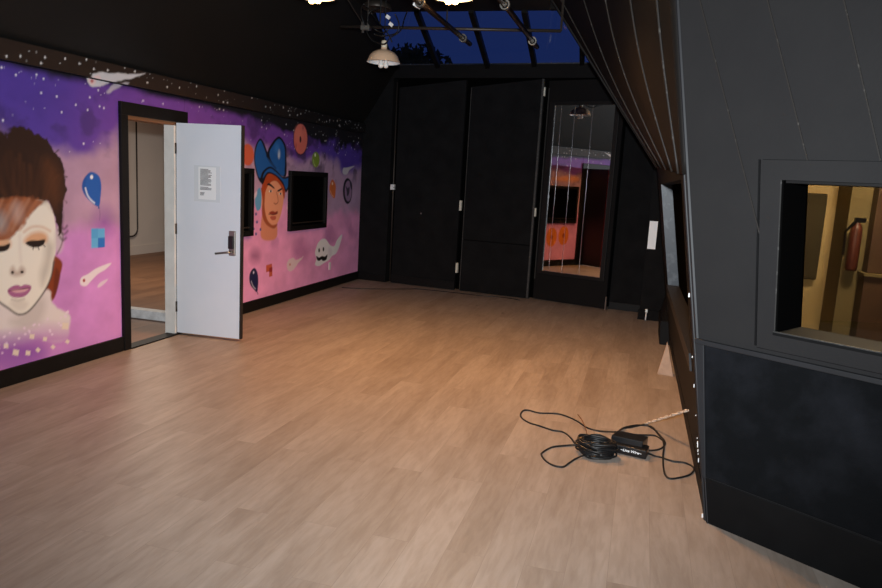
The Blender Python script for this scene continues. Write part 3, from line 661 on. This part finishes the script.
# skylight: sloping glazing between black mullions
g0 = np.array([0, 10.2, 3.30]); gu = np.array([0, -1, .2316])
def Gl(x, s, n=0.0): return np.array([x, g0[1]+gu[1]*s, g0[2]+gu[2]*s])+np.array([0, -.2256*0, 0])+np.array([0, .2256, .974])*n
sk = struct(empty('window_3'), 'sloped skylight with dark mullions and blue dusk sky')
xsm = [(-3.80,-3.60), (-3.083,-2.897), (-2.343,-2.211), (-1.664,-1.573), (-1.012,-.90), (-.35,-.25), (.4, .4)]
for (xb, xt) in xsm:
    mb = MB(); w = .032
    mb.hexa([Gl(xb-w,-.05,-.05),Gl(xb+w,-.05,-.05),Gl(xb+w,-.05,.02),Gl(xb-w,-.05,.02),Gl(xt-w,1.6,-.05),Gl(xt+w,1.6,-.05),Gl(xt+w,1.6,.02),Gl(xt-w,1.6,.02)]); mb.build('mullion', M['black_trim'], sk)
for k, ((a, b), (c, d)) in enumerate(zip(xsm[:-1], xsm[1:])):
    mb = MB(); mb.prism([Gl(a,-.05,.0), Gl(c,-.05,.0), Gl(d,1.6,.0), Gl(b,1.6,.0)], np.array([0,.2256,.974])*.006); mb.build('glass_pane', M['sky_glass'], sk)
mb = MB(); bbox(mb, .45, 4.95, 3.300, 3.316, -.03, .006); o = mb.build('sill_strip', M['batten'], sk); o['label'] = 'thin grey metal sill strip'
rebase(sk, (-1.7, 10.2, 3.3))
# roof closures round the skylight
mb = MB(); mb.box(-4.6, 3.6, 10.70, 10.9, 2.9, 3.27); struct(mb.build('wall_back_top', M['void']))
# tree outside, beyond the glass
tr = empty('tree'); tag(tr, 'dark tree crown outside behind the left end of the skylight', 'tree')
cb = ray(412, 58); tb = CP+cb*(16/cb[1])
mb = MB(); rs = random.Random(5)
for k in range(1100):
    a = rs.uniform(0, 6.28); r = min(.62, abs(rs.gauss(0, .36))); c = Vector((tb[0]+r*math.cos(a)*1.35, tb[1]+rs.uniform(-.5, .5), tb[2]+r*math.sin(a)*.55-.1))
    t = Vector((rs.gauss(0,1), rs.gauss(0,1), rs.gauss(0,1))).normalized(); q = t.orthogonal().normalized(); s = rs.uniform(.06, .13)
    mb.add([c-t*s, c+q*s*.45, c+t*s, c-q*s*.45], [(0,1,2,3)])
mb.build('foliage', M['leaf'], tr, recalc=False)
mb = MB(); mb.tube([(tb[0], tb[1], 0), (tb[0]+.1, tb[1], tb[2]*.6), (tb[0], tb[1], tb[2])], .1, 8, rr=[.16, .1, .04]); mb.build('trunk', M['leaf'], tr); rebase(tr, (tb[0], tb[1], 0))

# ------------------------------------------------------------------ booth: front wall
UR = 3.1
def fpoly(mb, pts, n0, n1, mi=0): mb.prism([Fr(u, z, n0) for u, z in pts], FN*(n1-n0), mi)
Z0, Z1 = 1.03, 1.732
wl0, wl1 = .225, .165; wr0, wr1 = 1.42, 1.40
mb = MB(); T = -.25
fpoly(mb, [(0,0),(UR,0),(UR,Z0),(ue(Z0),Z0)], T, 0); fpoly(mb, [(ue(Z0),Z0),(wl0,Z0),(wl1,Z1),(ue(Z1),Z1)], T, 0)
fpoly(mb, [(ue(Z1),Z1),(UR,Z1),(UR,3.7),(ue(3.7),3.7)], T, 0); fpoly(mb, [(wr0,Z0),(UR,Z0),(UR,Z1),(wr1,Z1)], T, 0)
wr_ = struct(mb.build('wall_right', M['booth']), 'charcoal slanted front wall of the booth on the right')
mb_c = MB()
for (a, b) in (((-.349,2.579),(.095,1.463)), ((-.011,2.53),(.257,1.823)), ((.318,2.483),(.547,1.825)), ((.65,2.47),(.89,1.82)), ((1.0,2.45),(1.24,1.82))):
    du = (a[0]-b[0])/(a[1]-b[1]); top = (a[0]+du*(3.6-a[1]), 3.6)
    mb = MB(); w = .0035; fpoly(mb, [(b[0]-w*.7,b[1]),(b[0]+w,b[1]),(top[0]+w,top[1]),(top[0]-w,top[1])], 0, .006)
    o = mb.build('board_seam', M['batten_dk'], wr_); o['label'] = 'thin worn batten over a slanting board joint'
# casing, ledge, skirting
cs = MB()
fpoly(cs, [(.154,.955),(wl0,.955),(wl0,Z0),(wl1,Z1),(.0625,1.82),(.0625,1.82)][:5], 0, .030); fpoly(cs, [(wl0,.955),(UR,.955),(UR,Z0),(wl0,Z0)], 0, .030); fpoly(cs, [(wl1,Z1),(UR,Z1),(UR,1.82),(.0625,1.82)], 0, .030)
w3 = struct(empty('window_4'), 'booth window in the right wall looking into a tan lit control room')
cs.build('window_casing', M['booth'], w3)
mb = MB(); fpoly(mb, [(.130,.955),(.139,.955),(.0475,1.823),(.0385,1.823)], 0, .004); fpoly(mb, [(.0585,1.820),(UR,1.820),(UR,1.824),(.0585,1.824)], 0, .004); mb.build('casing_joint', M['skirt'], w3)
mb = MB(); fpoly(mb, [(wl0,Z0),(wl0+.012,Z0),(wl1+.012,Z1),(wl1,Z1)], -.24, .026, 0); mb.build('jamb_lining', M['void'], w3)
mb = MB(); fpoly(mb, [(wl0,Z0),(wr0,Z0),(wr0,Z0+.012),(wl0,Z0+.012)], -.24, .045); mb.build('window_sill', M['skirt'], w3)
mb = MB(); fpoly(mb, [(wl1,Z1-.012),(wr1,Z1-.012),(wr1,Z1),(wl1,Z1)], -.24, .004); mb.build('head_lining', M['black_trim'], w3)
mb = MB(); fpoly(mb, [(wl0,Z0),(wl0+.004,Z0),(wl1+.004,Z1),(wl1,Z1)], .026, .032); fpoly(mb, [(wl0,Z0+.012),(wr0,Z0+.012),(wr0,Z0+.017),(wl0,Z0+.017)], .034, .046); o = mb.build('worn_edge', M['batten'], w3); o['label'] = 'scuffed pale edge'
mb = MB(); fpoly(mb, [(wl0,Z0),(wr0,Z0),(wr1,Z1),(wl1,Z1)], -.228, -.222); mb.build('window_pane', M['booth_glass'], w3)
rebase(w3, tuple(Fr(.8, .955)))
mb = MB(); fpoly(mb, [(ue(.9)+.01,.905),(UR,.905),(UR,.93),(ue(.93)+.01,.93)], 0, .028); struct(mb.build('trim_4', M['booth_dk'], bevel=.004), 'narrow ledge above the dark padded panel')
mb = MB(); fpoly(mb, [(0.002,0),(UR,0),(UR,.232),(ue(.232)+.002,.232)], 0, .008); struct(mb.build('baseboard_right', M['skirt'], bevel=.004), 'tall black skirting of the booth front')
mb = MB(); fpoly(mb, [(ue(.237)+.02,.237),(UR,.237),(UR,.903),(ue(.903)+.055,.903)], 0, .012); tag(mb.build('padded_panel', M['velvet'], bevel=.006), 'dark mottled velvet panel below the booth window', 'panel')
mb = MB(); fpoly(mb, [(ue(.232)+.002,.232),(ue(.232)+.022,.232),(ue(.905)+.055,.905),(ue(.905)+.01,.905)], 0, .02); struct(mb.build('trim_5', M['booth_dk'], bevel=.003))

# booth: side wall with its window
ya, yb = 4.15, 7.2; sz0, sz1 = .745, 1.722
def zh(y): return 1.739+(y-3.65)*.039
def spoly(mb, pts, n0=-.12, n1=0, mi=0):
    a = [Sd(y, z, n1) for y, z in pts]; b = [Sd(y, z, n0) for y, z in pts]; n = len(pts)
    mb.add(a+b, [tuple(range(n)), tuple(range(2*n-1, n-1, -1))]+[((i+1) % n, i, i+n, (i+1) % n+n) for i in range(n)], mi)
mb = MB(); yE = 8.0
def yc(z): return 3.648+.102*z
spoly(mb, [(yc(0),0),(yE,0),(yE,sz0),(yc(sz0),sz0)]); spoly(mb, [(yc(sz0),sz0),(ya,sz0),(ya,sz1),(yc(sz1),sz1)]); spoly(mb, [(yb,sz0),(yE,sz0),(yE,sz1),(yb,sz1)])
spoly(mb, [(yc(sz1),sz1),(yE,sz1),(yE,zh(yE)),(yc(1.739),1.74)])
struct(mb.build('wall_booth_side', M['skirt']), 'leaning black side wall of the booth')
w5 = struct(empty('window_5'), 'dark window in the leaning side wall of the booth')
mb = MB(); spoly(mb, [(ya,sz0),(yb,sz0),(yb,sz1),(ya,sz1)], -.115, -.105); mb.build('window_pane', M['void'], w5)
mb = MB(); spoly(mb, [(yb-.012,sz0+.012),(yb+.002,sz0+.012),(yb+.002,sz1),(yb-.012,sz1)], -.10, 0); o = mb.build('far_jamb', M['scuff'], w5); o['label'] = 'scuffed jamb with painted blue-grey sheen'
mb = MB(); spoly(mb, [(ya,sz0-.02),(yb,sz0-.02),(yb,sz0+.012),(ya,sz0+.012)], -.10, .012); mb.build('window_sill', M['booth_dk'], w5)
mb = MB(); spoly(mb, [(ya,sz0-.09),(yb+.08,sz0-.09),(yb+.08,sz0-.02),(ya,sz0-.02)], 0, .012); mb.build('sill_apron', M['booth_dk'], w5)
rebase(w5, tuple(Sd(5.6, .7)))
# corner trim and side skirting
mb = MB(); mb.tube([Sd(yc(z)+.02, z, .0) for z in np.linspace(0, 1.74, 8)], .010, 6); mb.tube([Fr(ue(z)+.012, z, .0) for z in np.linspace(0, 3.6, 12)], .010, 6)
struct(mb.build('trim_6', M['booth_dk']), 'corner bead of the booth')
mb = MB()
for k in range(12):
    z = random.choice((random.uniform(.28, .45), random.uniform(.5, .85))); mb.tube([Sd(yc(z)+.01, z, .019), Sd(yc(z)+.01, z+random.uniform(.004, .022), .017)], .0022, 5)
for z in (1.13, .02): mb.tube([Sd(yc(z)+.0, z, .017), Sd(yc(z)+.0, z+.02, .015)], .004, 5)
mb.build('paint_chips', M['paper'], bpy.data.objects['trim_6'])['label'] = 'white chipped paint specks'
mb = MB(); spoly(mb, [(yc(0)+.05,0),(yE,0),(yE,.16),(yc(.16)+.05,.16)], 0, .005); struct(mb.build('baseboard_booth', M['skirt'], bevel=.004))
mb = MB(); mb.hexa([(.30,7.95,0),(.75,7.95,0),(.75,8.7,0),(.30,8.7,0),(.285,7.95,.262),(.75,7.95,.262),(.75,8.7,.262),(.285,8.7,.262)]); mb.hexa([(.30,7.96,.262),(.46,7.96,.262),(.46,8.7,.262),(.30,8.7,.262),(.34,8.2,.45),(.46,8.2,.45),(.46,8.7,.45),(.34,8.7,.45)])
struct(mb.build('trim_7', M['skirt'], bevel=.006), 'black plinth at the far foot of the booth')

# leaning board soffit (twisted, with battens)
A0 = np.array([.17, 3.815, 1.742]); A1 = np.array([ue(3.68)*.839+.457, 3.648-ue(3.68)*.544, 3.68]); B0 = np.array([.09, 8.0, 1.91]); B1 = np.array([-1.21, 8.1, 3.68])
def So(t, s, n=0.0):
    a = A0+(B0-A0)*t; b = A1+(B1-A1)*t; p = a+(b-a)*s
    bow = .36*math.sin(math.pi*min(1, s*1.15)**1.0)*max(0, t*(1-t)); return p+np.array([-n*.8-bow, 0, -n*.5])
nt1, ns1 = 40, 24; mb = MB()
vs = [So(i/nt1, j/ns1) for i in range(nt1+1) for j in range(ns1+1)]
mb.add(vs, [(i*(ns1+1)+j, (i+1)*(ns1+1)+j, (i+1)*(ns1+1)+j+1, i*(ns1+1)+j+1) for i in range(nt1) for j in range(ns1)])
so = struct(mb.build('ceiling_slope_right', M['soffit'], None, True), 'dark twisted boarded slope rising from the booth header to the ceiling')
sm = so.modifiers.new('solid', 'SOLIDIFY'); sm.thickness = .03; sm.offset = 1
for t in (.92, .70, .465, .245, .08):
    mb = MB(); mb.tube([So(t, s, .004) for s in np.linspace(.0, 1, 24)], .008, 6); o = mb.build('board_batten', M['batten_dk'], so, True); o['label'] = 'worn grey batten'
mb = MB(); mb.tube([So(1, s, .0) for s in np.linspace(0, 1, 16)], .022, 6); mb.build('edge_board', M['black_trim'], so)
# walls closing the space behind and beside the soffit
mb = MB(); mb.box(.45, .6, 8.0, 10.6, 0, 3.7); mb.box(-1.2, .6, 8.12, 8.2, 3.55, 3.75); struct(mb.build('wall_right_far', M['black']))
mb = MB(); mb.box(3.0, 3.12, -4.2, 2.1, 0, ZC); struct(mb.build('wall_right_near', M['black']))
mb = MB(); mb.box(-4.5, 3.1, -4.2, -4.05, 0, ZC+.5); struct(mb.build('wall_front', M['black']))

# pier with a white sheet near the far end of the booth
mb = MB(); mb.box(.068, .45, 9.42, 9.52, 0, 2.35); mb.box(.05, .45, 9.39, 9.42, 0, .13)
struct(mb.build('wall_pier', M['black_panel']), 'narrow black pier beyond the booth')
a = hit(650, 221, 1, 9.415); b = hit(656, 249, 1, 9.415)
mb = MB(); mb.box(.083, .183, 9.412, 9.419, .92, 1.275); tag(mb.build('white_sheet', M['white_sheet']), 'narrow white sheet fixed upright on the black pier beside the booth', 'sheet')
pg = empty('wall_plug'); tag(pg, 'small grey plug with a short white cord at the foot of the black pier', 'plug')
mb = MB(); mb.box(.135, .172, 9.365, 9.39, .10, .15); mb.build('plug_body', M['steel'], pg, bevel=.004)
mb = MB(); mb.tube([(.153, 9.37, .11), (.153, 9.362, .06), (.15, 9.35, .004)], .008, 6); mb.build('cord', M['outlet'], pg, True); rebase(pg, (.153, 9.37, 0))

# ------------------------------------------------------------------ control room seen through the booth window
mb = MB()
mb.box(.62, 3.4, 6.5, 6.6, 0, 2.5); mb.box(3.3, 3.4, 2.2, 6.5, 0, 2.5)
wb = struct(mb.build('wall_control', M['tan']), 'tan back wall of the control room')
mb = MB(); mb.prism([(.66,6.6,2.5),(.66,3.95,2.5),(3.4,2.12,2.5),(3.4,6.6,2.5)], (0,0,.1))
struct(mb.build('ceiling_control', M['tan']))
def C5(px, y): return float(hit(px, 260, 1, y)[0])
xa, xb2 = C5(842, 6.1), C5(861, 6.1)
mb = MB(); mb.box(xa, xb2+.9, 6.1, 6.5, 0, 2.5); struct(mb.build('wall_control_return', M['olive']), 'olive return wall in the control room')
x0, x1 = C5(803, 6.4), C5(820, 6.4); zt_ = hit(812, 193, 1, 6.4)[2]; zb_ = hit(812, 280, 1, 6.4)[2]
mb = MB(); mb.box(x0-.1, x1, 6.43, 6.49, zb_, zt_); tag(mb.build('acoustic_panel', M['foam'], bevel=.01), 'dark olive acoustic panel on the tan wall seen through the booth window', 'panel')
fx = C5(852, 6.03); fz = hit(853, 245, 1, 6.0)[2]
fe = empty('fire_extinguisher'); tag(fe, 'faded red extinguisher hanging on the olive wall behind the booth glass', 'extinguisher')
mb = MB(); mb.lathe([(.001,-.20),(.035,-.195),(.042,-.18),(.042,.10),(.035,.14),(.02,.16),(.02,.18),(.001,.18)], (fx, 6.03, fz), 20); mb.build('cylinder', M['red'], fe, True)
mb = MB(); mb.box(fx-.02, fx+.05, 6.01, 6.05, fz+.17, fz+.205); mb.tube([(fx-.02, 6.0, fz+.18), (fx-.08, 6.0, fz+.10), (fx-.075, 6.0, fz-.08)], .01, 6); mb.build('valve_hose', M['case'], fe); rebase(fe, (fx, 6.03, fz-.2))
cx = C5(868, 5.9); cz = float(hit(875, 277, 1, 5.9)[2])
cb_ = empty('tall_cabinet'); tag(cb_, 'tall dark brown cabinet at the right edge behind the booth glass', 'cabinet')
mb = MB(); mb.box(cx, cx+1.0, 5.92, 6.09, 0, cz); mb.box(cx+.02, cx+1.0, 5.96, 6.09, cz+.02, 2.3); mb.build('cabinet_body', M['brown_cab'], cb_, bevel=.006)
mb = MB(); mb.box(cx-.01, cx+1.0, 5.89, 6.09, cz, cz+.02); mb.build('counter_edge', M['olive'], cb_); rebase(cb_, (cx+.5, 5.8, 0))

# ------------------------------------------------------------------ lamps, bars, cables overhead
def pendant(loc, label, lit):
    x, y, z = loc
    r = empty('pendant_lamp', (x, y, z)); tag(r, label, 'lamp', 'enamel pendant lamps')
    k = 1.0
    out = [(.034,.155),(.036,.135),(.075,.125),(.125,.10),(.160,.062),(.176,.022),(.186,.002),(.188,-.006)]
    inn = [(.184,-.006),(.181,.004),(.170,.022),(.153,.060),(.118,.095),(.07,.117),(.02,.125)]
    mb = MB(); mb.lathe(out, (x,y,z), 40, 0); mb.lathe([(.188,-.006),(.184,-.006)], (x,y,z), 40, 1); mb.lathe(inn, (x,y,z), 40, 1)
    mb.build('lamp_shade', [M['enamel'], M['enamel_in']], r, True, recalc=False)
    mb = MB(); mb.lathe([(.001,.235),(.022,.232),(.032,.222),(.034,.150),(.03,.145),(.001,.145)], (x,y,z), 20); mb.build('socket', M['socket'], r, True)
    for s in (-1, 1):
        mb = MB(); c = (x+s*.03, y, z-.028)
        mb.lathe([(.012,.15),(.014,.06),(.022,.03),(.029,.0),(.029,-.018),(.02,-.034),(.001,-.04)], c, 16); mb.build('bulb', M['bulb_on'] if lit else M['bulb_off'], r, True)
    mb = MB(); mb.tube([(x,y,z+.232),(x,y,ZC)], .005, 6); mb.build('cord', M['cable'], r)
    for c in r.children: c.matrix_parent_inverse = Matrix.Translation(Vector(loc)).inverted()
    return r
p = hit(383.5, 62, 1, 7.75); pendant(tuple(p), 'unlit warm-tinted enamel pendant lamp hanging below the left end of the skylight', False)
q = hit(315, -4.5, 1, 6.0); LB = (float(q[0]), 6.0, float(q[2])+.0); pendant(LB, 'lit enamel pendant lamp at the top edge above the mural wall', True)
q = hit(452, -2.0, 1, 6.0); LC = (float(q[0]), 6.0, float(q[2])+.015); pendant(LC, 'lit enamel pendant lamp at the top edge before the middle of the skylight', True)

LD = (-1.0, 4.9, 3.28); pendant(LD, 'lit enamel pendant lamp hanging nearest the camera over the middle of the floor', True)
rail = empty('hanging_rail'); tag(rail, 'long horizontal metal rail hanging across below the skylight', 'rail')
ra = hit(341, 26.5, 1, 7.5); rb = hit(561, 31, 1, 7.5)
mb = MB(); mb.tube([ra, rb], .017, 8); mb.build('pipe', M['pipe'], rail, True)
for t in (.13, .50):
    c = ra+(rb-ra)*t; mb = MB(); mb.tube([c, (c[0], c[1], ZC)], .008, 6); mb.build('drop_rod', M['pipe'], rail)
mb = MB(); c = hit(366, 28, 1, 7.5)
mb.tube([c+np.array([-.035,0,-.05]), c+np.array([-.035,-.03,.06])], .014, 6); mb.tube([c+np.array([.03,0,-.03]), c+np.array([.03,-.03,.05])], .012, 6); mb.box(c[0]-.05, c[0]+.05, c[1]-.03, c[1]+.03, c[2]-.022, c[2]+.022); o = mb.build('rail_clamp', M['steel'], rail); o['label'] = 'steel clamp'
mb = MB(); mb.tube([rb, rb+np.array([.0,0,.15]), (rb[0], 7.5, ZC)], .013, 6); mb.build('end_drop', M['pipe'], rail)
rebase(rail, tuple((ra+rb)/2))
def bar(px_end, px_clamp, label):
    e = hit(*px_end, 1, 7.72); z = e[2]; x = e[0]
    r = empty('light_bar'); tag(r, label, 'bar', 'overhead light bars')
    mb = MB(); mb.tube([(x, 7.72, z), (x, 2.2, z)], .025, 10); mb.build('bar_tube', M['pipe'], r, True)
    for yy in (2.4, 5.0):
        mb = MB(); mb.tube([(x, yy, z), (x, yy, ZC-.004)], .01, 6); mb.build('drop_rod', M['pipe'], r)
    for yy in (7.42, 5.95):
        mb = MB(); mb.lathe([(.030,-.022),(.041,-.022),(.041,.022),(.030,.022)], (0,0,0), 20); mb.lathe([(.006,.04),(.014,.045),(.014,.075),(.001,.078)], (0,0,0), 10)
        o = mb.build('pipe_clamp', M['steel'], r); o['label'] = 'pale steel pipe clamp'
        o.matrix_world = Matrix.Translation((x, yy, z)) @ Matrix.Rotation(math.pi/2, 4, 'X')
    rebase(r, (x, 7.72, z))
bar((470, 44), (463, 33), 'black light bar running to the left clamp of the hanging rail'); bar((537, 47), (531, 35), 'black light bar running to the right clamp of the hanging rail')
# spot head clipped near the left bar
c = hit(419, 2, 1, 6.1); sp = empty('clip_spotlight'); tag(sp, 'small white spotlight head clipped beside the left light bar at the top edge', 'spotlight')
mb = MB(); mb.hexa([tuple(Vector(c)+Matrix.Rotation(.5, 3, 'Y') @ Vector(v)) for v in ((-.03,-.03,-.05),(.03,-.03,-.05),(.03,.03,-.05),(-.03,.03,-.05),(-.03,-.03,.05),(.03,-.03,.05),(.03,.03,.05),(-.03,.03,.05))]); mb.build('spot_head', M['white_sheet'], sp, bevel=.006)
mb = MB(); mb.tube([c+np.array([0,0,.05]), (c[0]+.03, c[1], ZC)], .008, 6); mb.build('arm', M['pipe'], sp); rebase(sp, tuple(c))
# round dark fixture
c = hit(377, 9, 1, 7.9); rf = empty('round_fixture'); tag(rf, 'round black dish fixture under the ceiling left of the skylight', 'fixture')
mb = MB(); mb.lathe([(.02,.10),(.10,.085),(.155,.045),(.168,0),(.160,-.008),(.150,0),(.10,.03),(.02,.045)], tuple(c), 32); mb.lathe([(.05,-.0),(.055,-.012),(.045,-.02),(.001,-.02)], tuple(c), 20); mb.build('dish', M['pipe'], rf, True)
mb = MB(); mb.tube([c+np.array([0,0,.02]), (c[0], c[1], ZC)], .02, 8); mb.build('stem', M['pipe'], rf); rebase(rf, tuple(c))
# tangle of cables with small tags
ct = empty('cable_tangle'); tag(ct, 'tangle of thin black cables with white tags at the left end of the rail', 'cable')
def H(px, py, y=7.45): return hit(px, py, 1, y)
for path in (((366,28),(361,14),(364,4),(372,14),(380,24),(388,34),(392,42)), ((384,12),(390,22),(386,32),(376,30),(368,22),(370,12),(380,8)), ((366,30),(372,40),(384,44),(390,38),(398,33),(402,28),(404,20),(407,12)), ((395,14),(399,24),(396,33),(384,36),(374,34))):
    mb = MB(); mb.tube(spline([H(x, y, 7.45+.1*math.sin(x)) for x, y in path], 6), .007, 6); mb.build('cable', M['cable'], ct, True)
for (x, y) in ((388, 17), (391, 24.5)):
    c = H(x, y, 7.4); mb = MB(); mb.hexa([tuple(Vector(c)+Matrix.Rotation(.6, 3, 'Y') @ Vector((a, b, d))) for d in (-.018, .018) for a, b in ((-.024,-.006),(.024,-.006),(.024,.006),(-.024,.006))]); o = mb.build('tag', M['paper'], ct); o['label'] = 'small white tag'
c = H(380, 24); mb = MB(); mb.tube([c, (c[0], c[1], ZC)], .008, 6); mb.build('drop_cord', M['cable'], ct); rebase(ct, tuple(c))
w0 = np.array(LB)+np.array([.03, 0, .24]); w1 = hit(365, 27, 1, 7.5)
mb = MB(); mb.tube(spline([np.array([LB[0]+.04, LB[1], LB[2]+.40]), (np.array([LB[0]+.04, LB[1], LB[2]+.40])+w1)/2+np.array([0,0,-.03]), w1], 6), .006, 6); tag(mb.build('stay_wire', M['pipe'], None, True), 'thin stay wire from the lit left lamp down to the rail clamp', 'wire')

# ------------------------------------------------------------------ power adapter with coiled cable on the floor
ad = empty('power_adapter'); tag(ad, 'black power adapter with a coiled black cable lying on the floor near the booth', 'adapter')
def FL(px, py, z=.006): return hit(px, py, 2, z)
def cord(path, r=.0058, z=.006, m='cable', name='cord'):
    P = [FL(p[0], p[1], p[2] if len(p) > 2 else z) for p in path]
    mb = MB(); mb.tube(spline(P, 7), r, 8); return mb.build(name, M[m], ad, True)
cord([(618,432,.03),(600,431),(588,428),(577,421),(566,416),(556,413.5),(540,413),(528,410.2),(522.5,411),(520.5,415),(523,419),(530,423),(540,426),(552,430),(563,432),(570,437),(576,444,.02),(586,449,.03)])
cord([(586,447,.02),(576,445,.012),(560,446),(551,447.5),(543,452),(541.5,455),(546,461),(554,465.5),(563,466.8),(569,463),(576,458.5),(584,455,.02)])
cord([(645,452,.03),(655,456),(662,457.5),(672,461),(684,462.5),(692,466),(694,469.5),(690,474.5),(680,477.5),(671,478.5),(666,476),(663.5,468),(663,456),(664,446),(662,439),(656,431),(648,425.5),(645,423.5)])
cord([(616,438,.045),(620,430,.02),(628,426.5),(640,425),(652,427),(658,434),(664.5,441),(664,446),(658,449.5),(648,450.5),(638,449,.03)])
cord([(612,439,.04),(622,434),(634,435),(648,435),(656,436),(663,440.5)])
cord([(645,424),(632,427),(622,429),(616,436,.03),(606,444,.03)])
bw = FL(645, 423.5, .008); tip = CP+ray(688, 410)*(4.68/ray(688, 410)[1])
mb = MB(); K = 30
for ph in (0, math.pi):
    mb.tube([bw+(tip-bw)*t+np.array([.0055*math.cos(t*22+ph), 0, .0055*math.sin(t*22+ph)]) for t in np.linspace(0, 1, K)], .0055, 6)
o = mb.build('bare_wire_end', M['tape'], ad, True); o['label'] = 'pale twisted bare wire end propped on the booth'
mb = MB(); mb.tube(spline([FL(588,444,.07), FL(587.5,436,.05), FL(585.5,428,.05), FL(582,420,.055), FL(578,414.5,.05)], 5), .003, 6); o = mb.build('twist_tie', M['copper'], ad, True); o['label'] = 'thin brown tie'
cc = FL(595.5, 456, 0); mb = MB(); rs = random.Random(9)
for k in range(26):
    a0 = rs.uniform(0, 6.28); rx = rs.uniform(.085, .125); ry = rs.uniform(.065, .115); zc = .008+.0036*k; n = 34
    mb.tube([(cc[0]+rx*math.cos(a0+2*math.pi*i/n)+.008*math.sin(3*i/n*6.28+k), cc[1]+.02+ry*math.sin(a0+2*math.pi*i/n)-.0*k, max(.006, zc+.006*math.sin(2*math.pi*i/n*2+k))) for i in range(n+1)], .0062, 7)
mb.build('cable_coil', M['cable'], ad, True)
# two stacked adapter halves; the front one carries the lettering
def slab_box(name, c, ang, L, Wd, Hh, tilt, mt):
    R = Matrix.Rotation(ang, 4, 'Z') @ Matrix.Rotation(tilt, 4, 'X')
    mb = MB(); mb.box(-L/2, L/2, -Wd/2, Wd/2, -Hh/2, Hh/2); o = mb.build(name, mt, ad, bevel=.007)
    o.matrix_world = Matrix.Translation(c) @ R; return o
pa = FL(612, 452, .0); pb = FL(643, 459, .0)
ang = math.atan2(pb[1]-pa[1], pb[0]-pa[0])
mid = (pa+pb)/2
slab_box('adapter_casing', (mid[0]+.005, mid[1]+.11, .055), ang, .20, .17, .075, math.radians(-6), M['case'])
fr = slab_box('adapter_casing', (mid[0]+.015, mid[1]+.03, .036), ang, .215, .085, .06, math.radians(8), M['case'])
tc_ = bpy.data.curves.new('lettering', 'FONT'); tc_.body = '~Live Wire~'; tc_.size = .025; tc_.extrude = .0006; tc_.align_x = 'CENTER'; tc_.align_y = 'CENTER'; tc_.shear = .25; tc_.offset = .0004
to = bpy.data.objects.new('tmp_text', tc_); COL.objects.link(to)
dg = bpy.context.evaluated_depsgraph_get(); me = bpy.data.meshes.new_from_object(to.evaluated_get(dg)); bpy.data.objects.remove(to)
me.materials.clear(); me.materials.append(M['ink_white']); lo = bpy.data.objects.new('lettering', me); COL.objects.link(lo); lo.parent = fr
lo.matrix_parent_inverse = Matrix.Identity(4)
lo.matrix_local = Matrix.Translation((.012, -.0433, .004)) @ Matrix.Rotation(math.pi/2, 4, 'X'); lo['label'] = 'white slanted lettering'
for c in ad.children: pass
loc = Vector((float(mid[0]), float(mid[1]), 0)); mws = {c: c.matrix_world.copy() for c in ad.children}
ad.location = loc
for c in ad.children: c.matrix_parent_inverse = Matrix.Translation(loc).inverted()

# made-up pale wedge in place of a lit floor patch at the booth foot
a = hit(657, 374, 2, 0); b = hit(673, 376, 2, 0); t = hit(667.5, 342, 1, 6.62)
mb = MB(); mb.prism([a, (b[0], a[1]-.03, 0), (min(t[0]+.0, b[0]-.04), a[1]+.02, t[2])], (0.0, .03, 0)); tag(mb.build('light_patch_wedge', M['wedge'], bevel=.002), 'made-up pale triangle standing in for a light patch at the foot of the black booth wall', 'light patch')

# ------------------------------------------------------------------ light
def light(name, kind, loc, power, col, size=.1, rot=None, **k):
    l = bpy.data.lights.new(name, kind); l.energy = power; l.color = col
    if kind in ('POINT', 'SPOT'): l.shadow_soft_size = size
    if kind == 'AREA': l.size = size
    for a, v in k.items(): setattr(l, a, v)
    o = bpy.data.objects.new(name, l); COL.objects.link(o); o.location = loc
    if rot: o.rotation_euler = rot
    return o
WARM = (1.0, .49, .18)
for L, pw, an in ((LB, 105, 140), (LC, 500, 158), (LD, 300, 124)):
    light('pendant_light', 'SPOT', (L[0], L[1], L[2]-.06), pw, WARM, .05, (0, 0, 0), spot_size=math.radians(an), spot_blend=1.0)
# the camera's own flash
fl = light('camera_flash', 'SPOT', (.02, -.02, 1.86), 1420, (.90, .96, 1.0), .05, spot_size=math.radians(104), spot_blend=1.0)
d = Vector(CM[2]); fl.rotation_euler = (d+Vector((-.02, 0, .12))).to_track_quat('-Z', 'Y').to_euler()
light('hall_light', 'AREA', (-6.6, 8.2, 2.85), 85, (1.0, .86, .72), .8)
light('control_room_light', 'POINT', (1.55, 5.2, 2.35), 96, (1.0, .90, .72), .1)

w = bpy.data.worlds.new('dusk'); SC.world = w; w.use_nodes = True
w.node_tree.nodes['Background'].inputs['Color'].default_value = (*s2l((30, 46, 97)), 1); w.node_tree.nodes['Background'].inputs['Strength'].default_value = .8

SC.view_settings.view_transform = 'Standard'; SC.view_settings.look = 'None'; SC.view_settings.exposure = 0; SC.view_settings.gamma = 1
SC.view_settings.use_curve_mapping = False
SC.cycles.use_denoising = True
SC.cycles.max_bounces = 8; SC.cycles.transparent_max_bounces = 8
SC.cycles.sample_clamp_indirect = 4
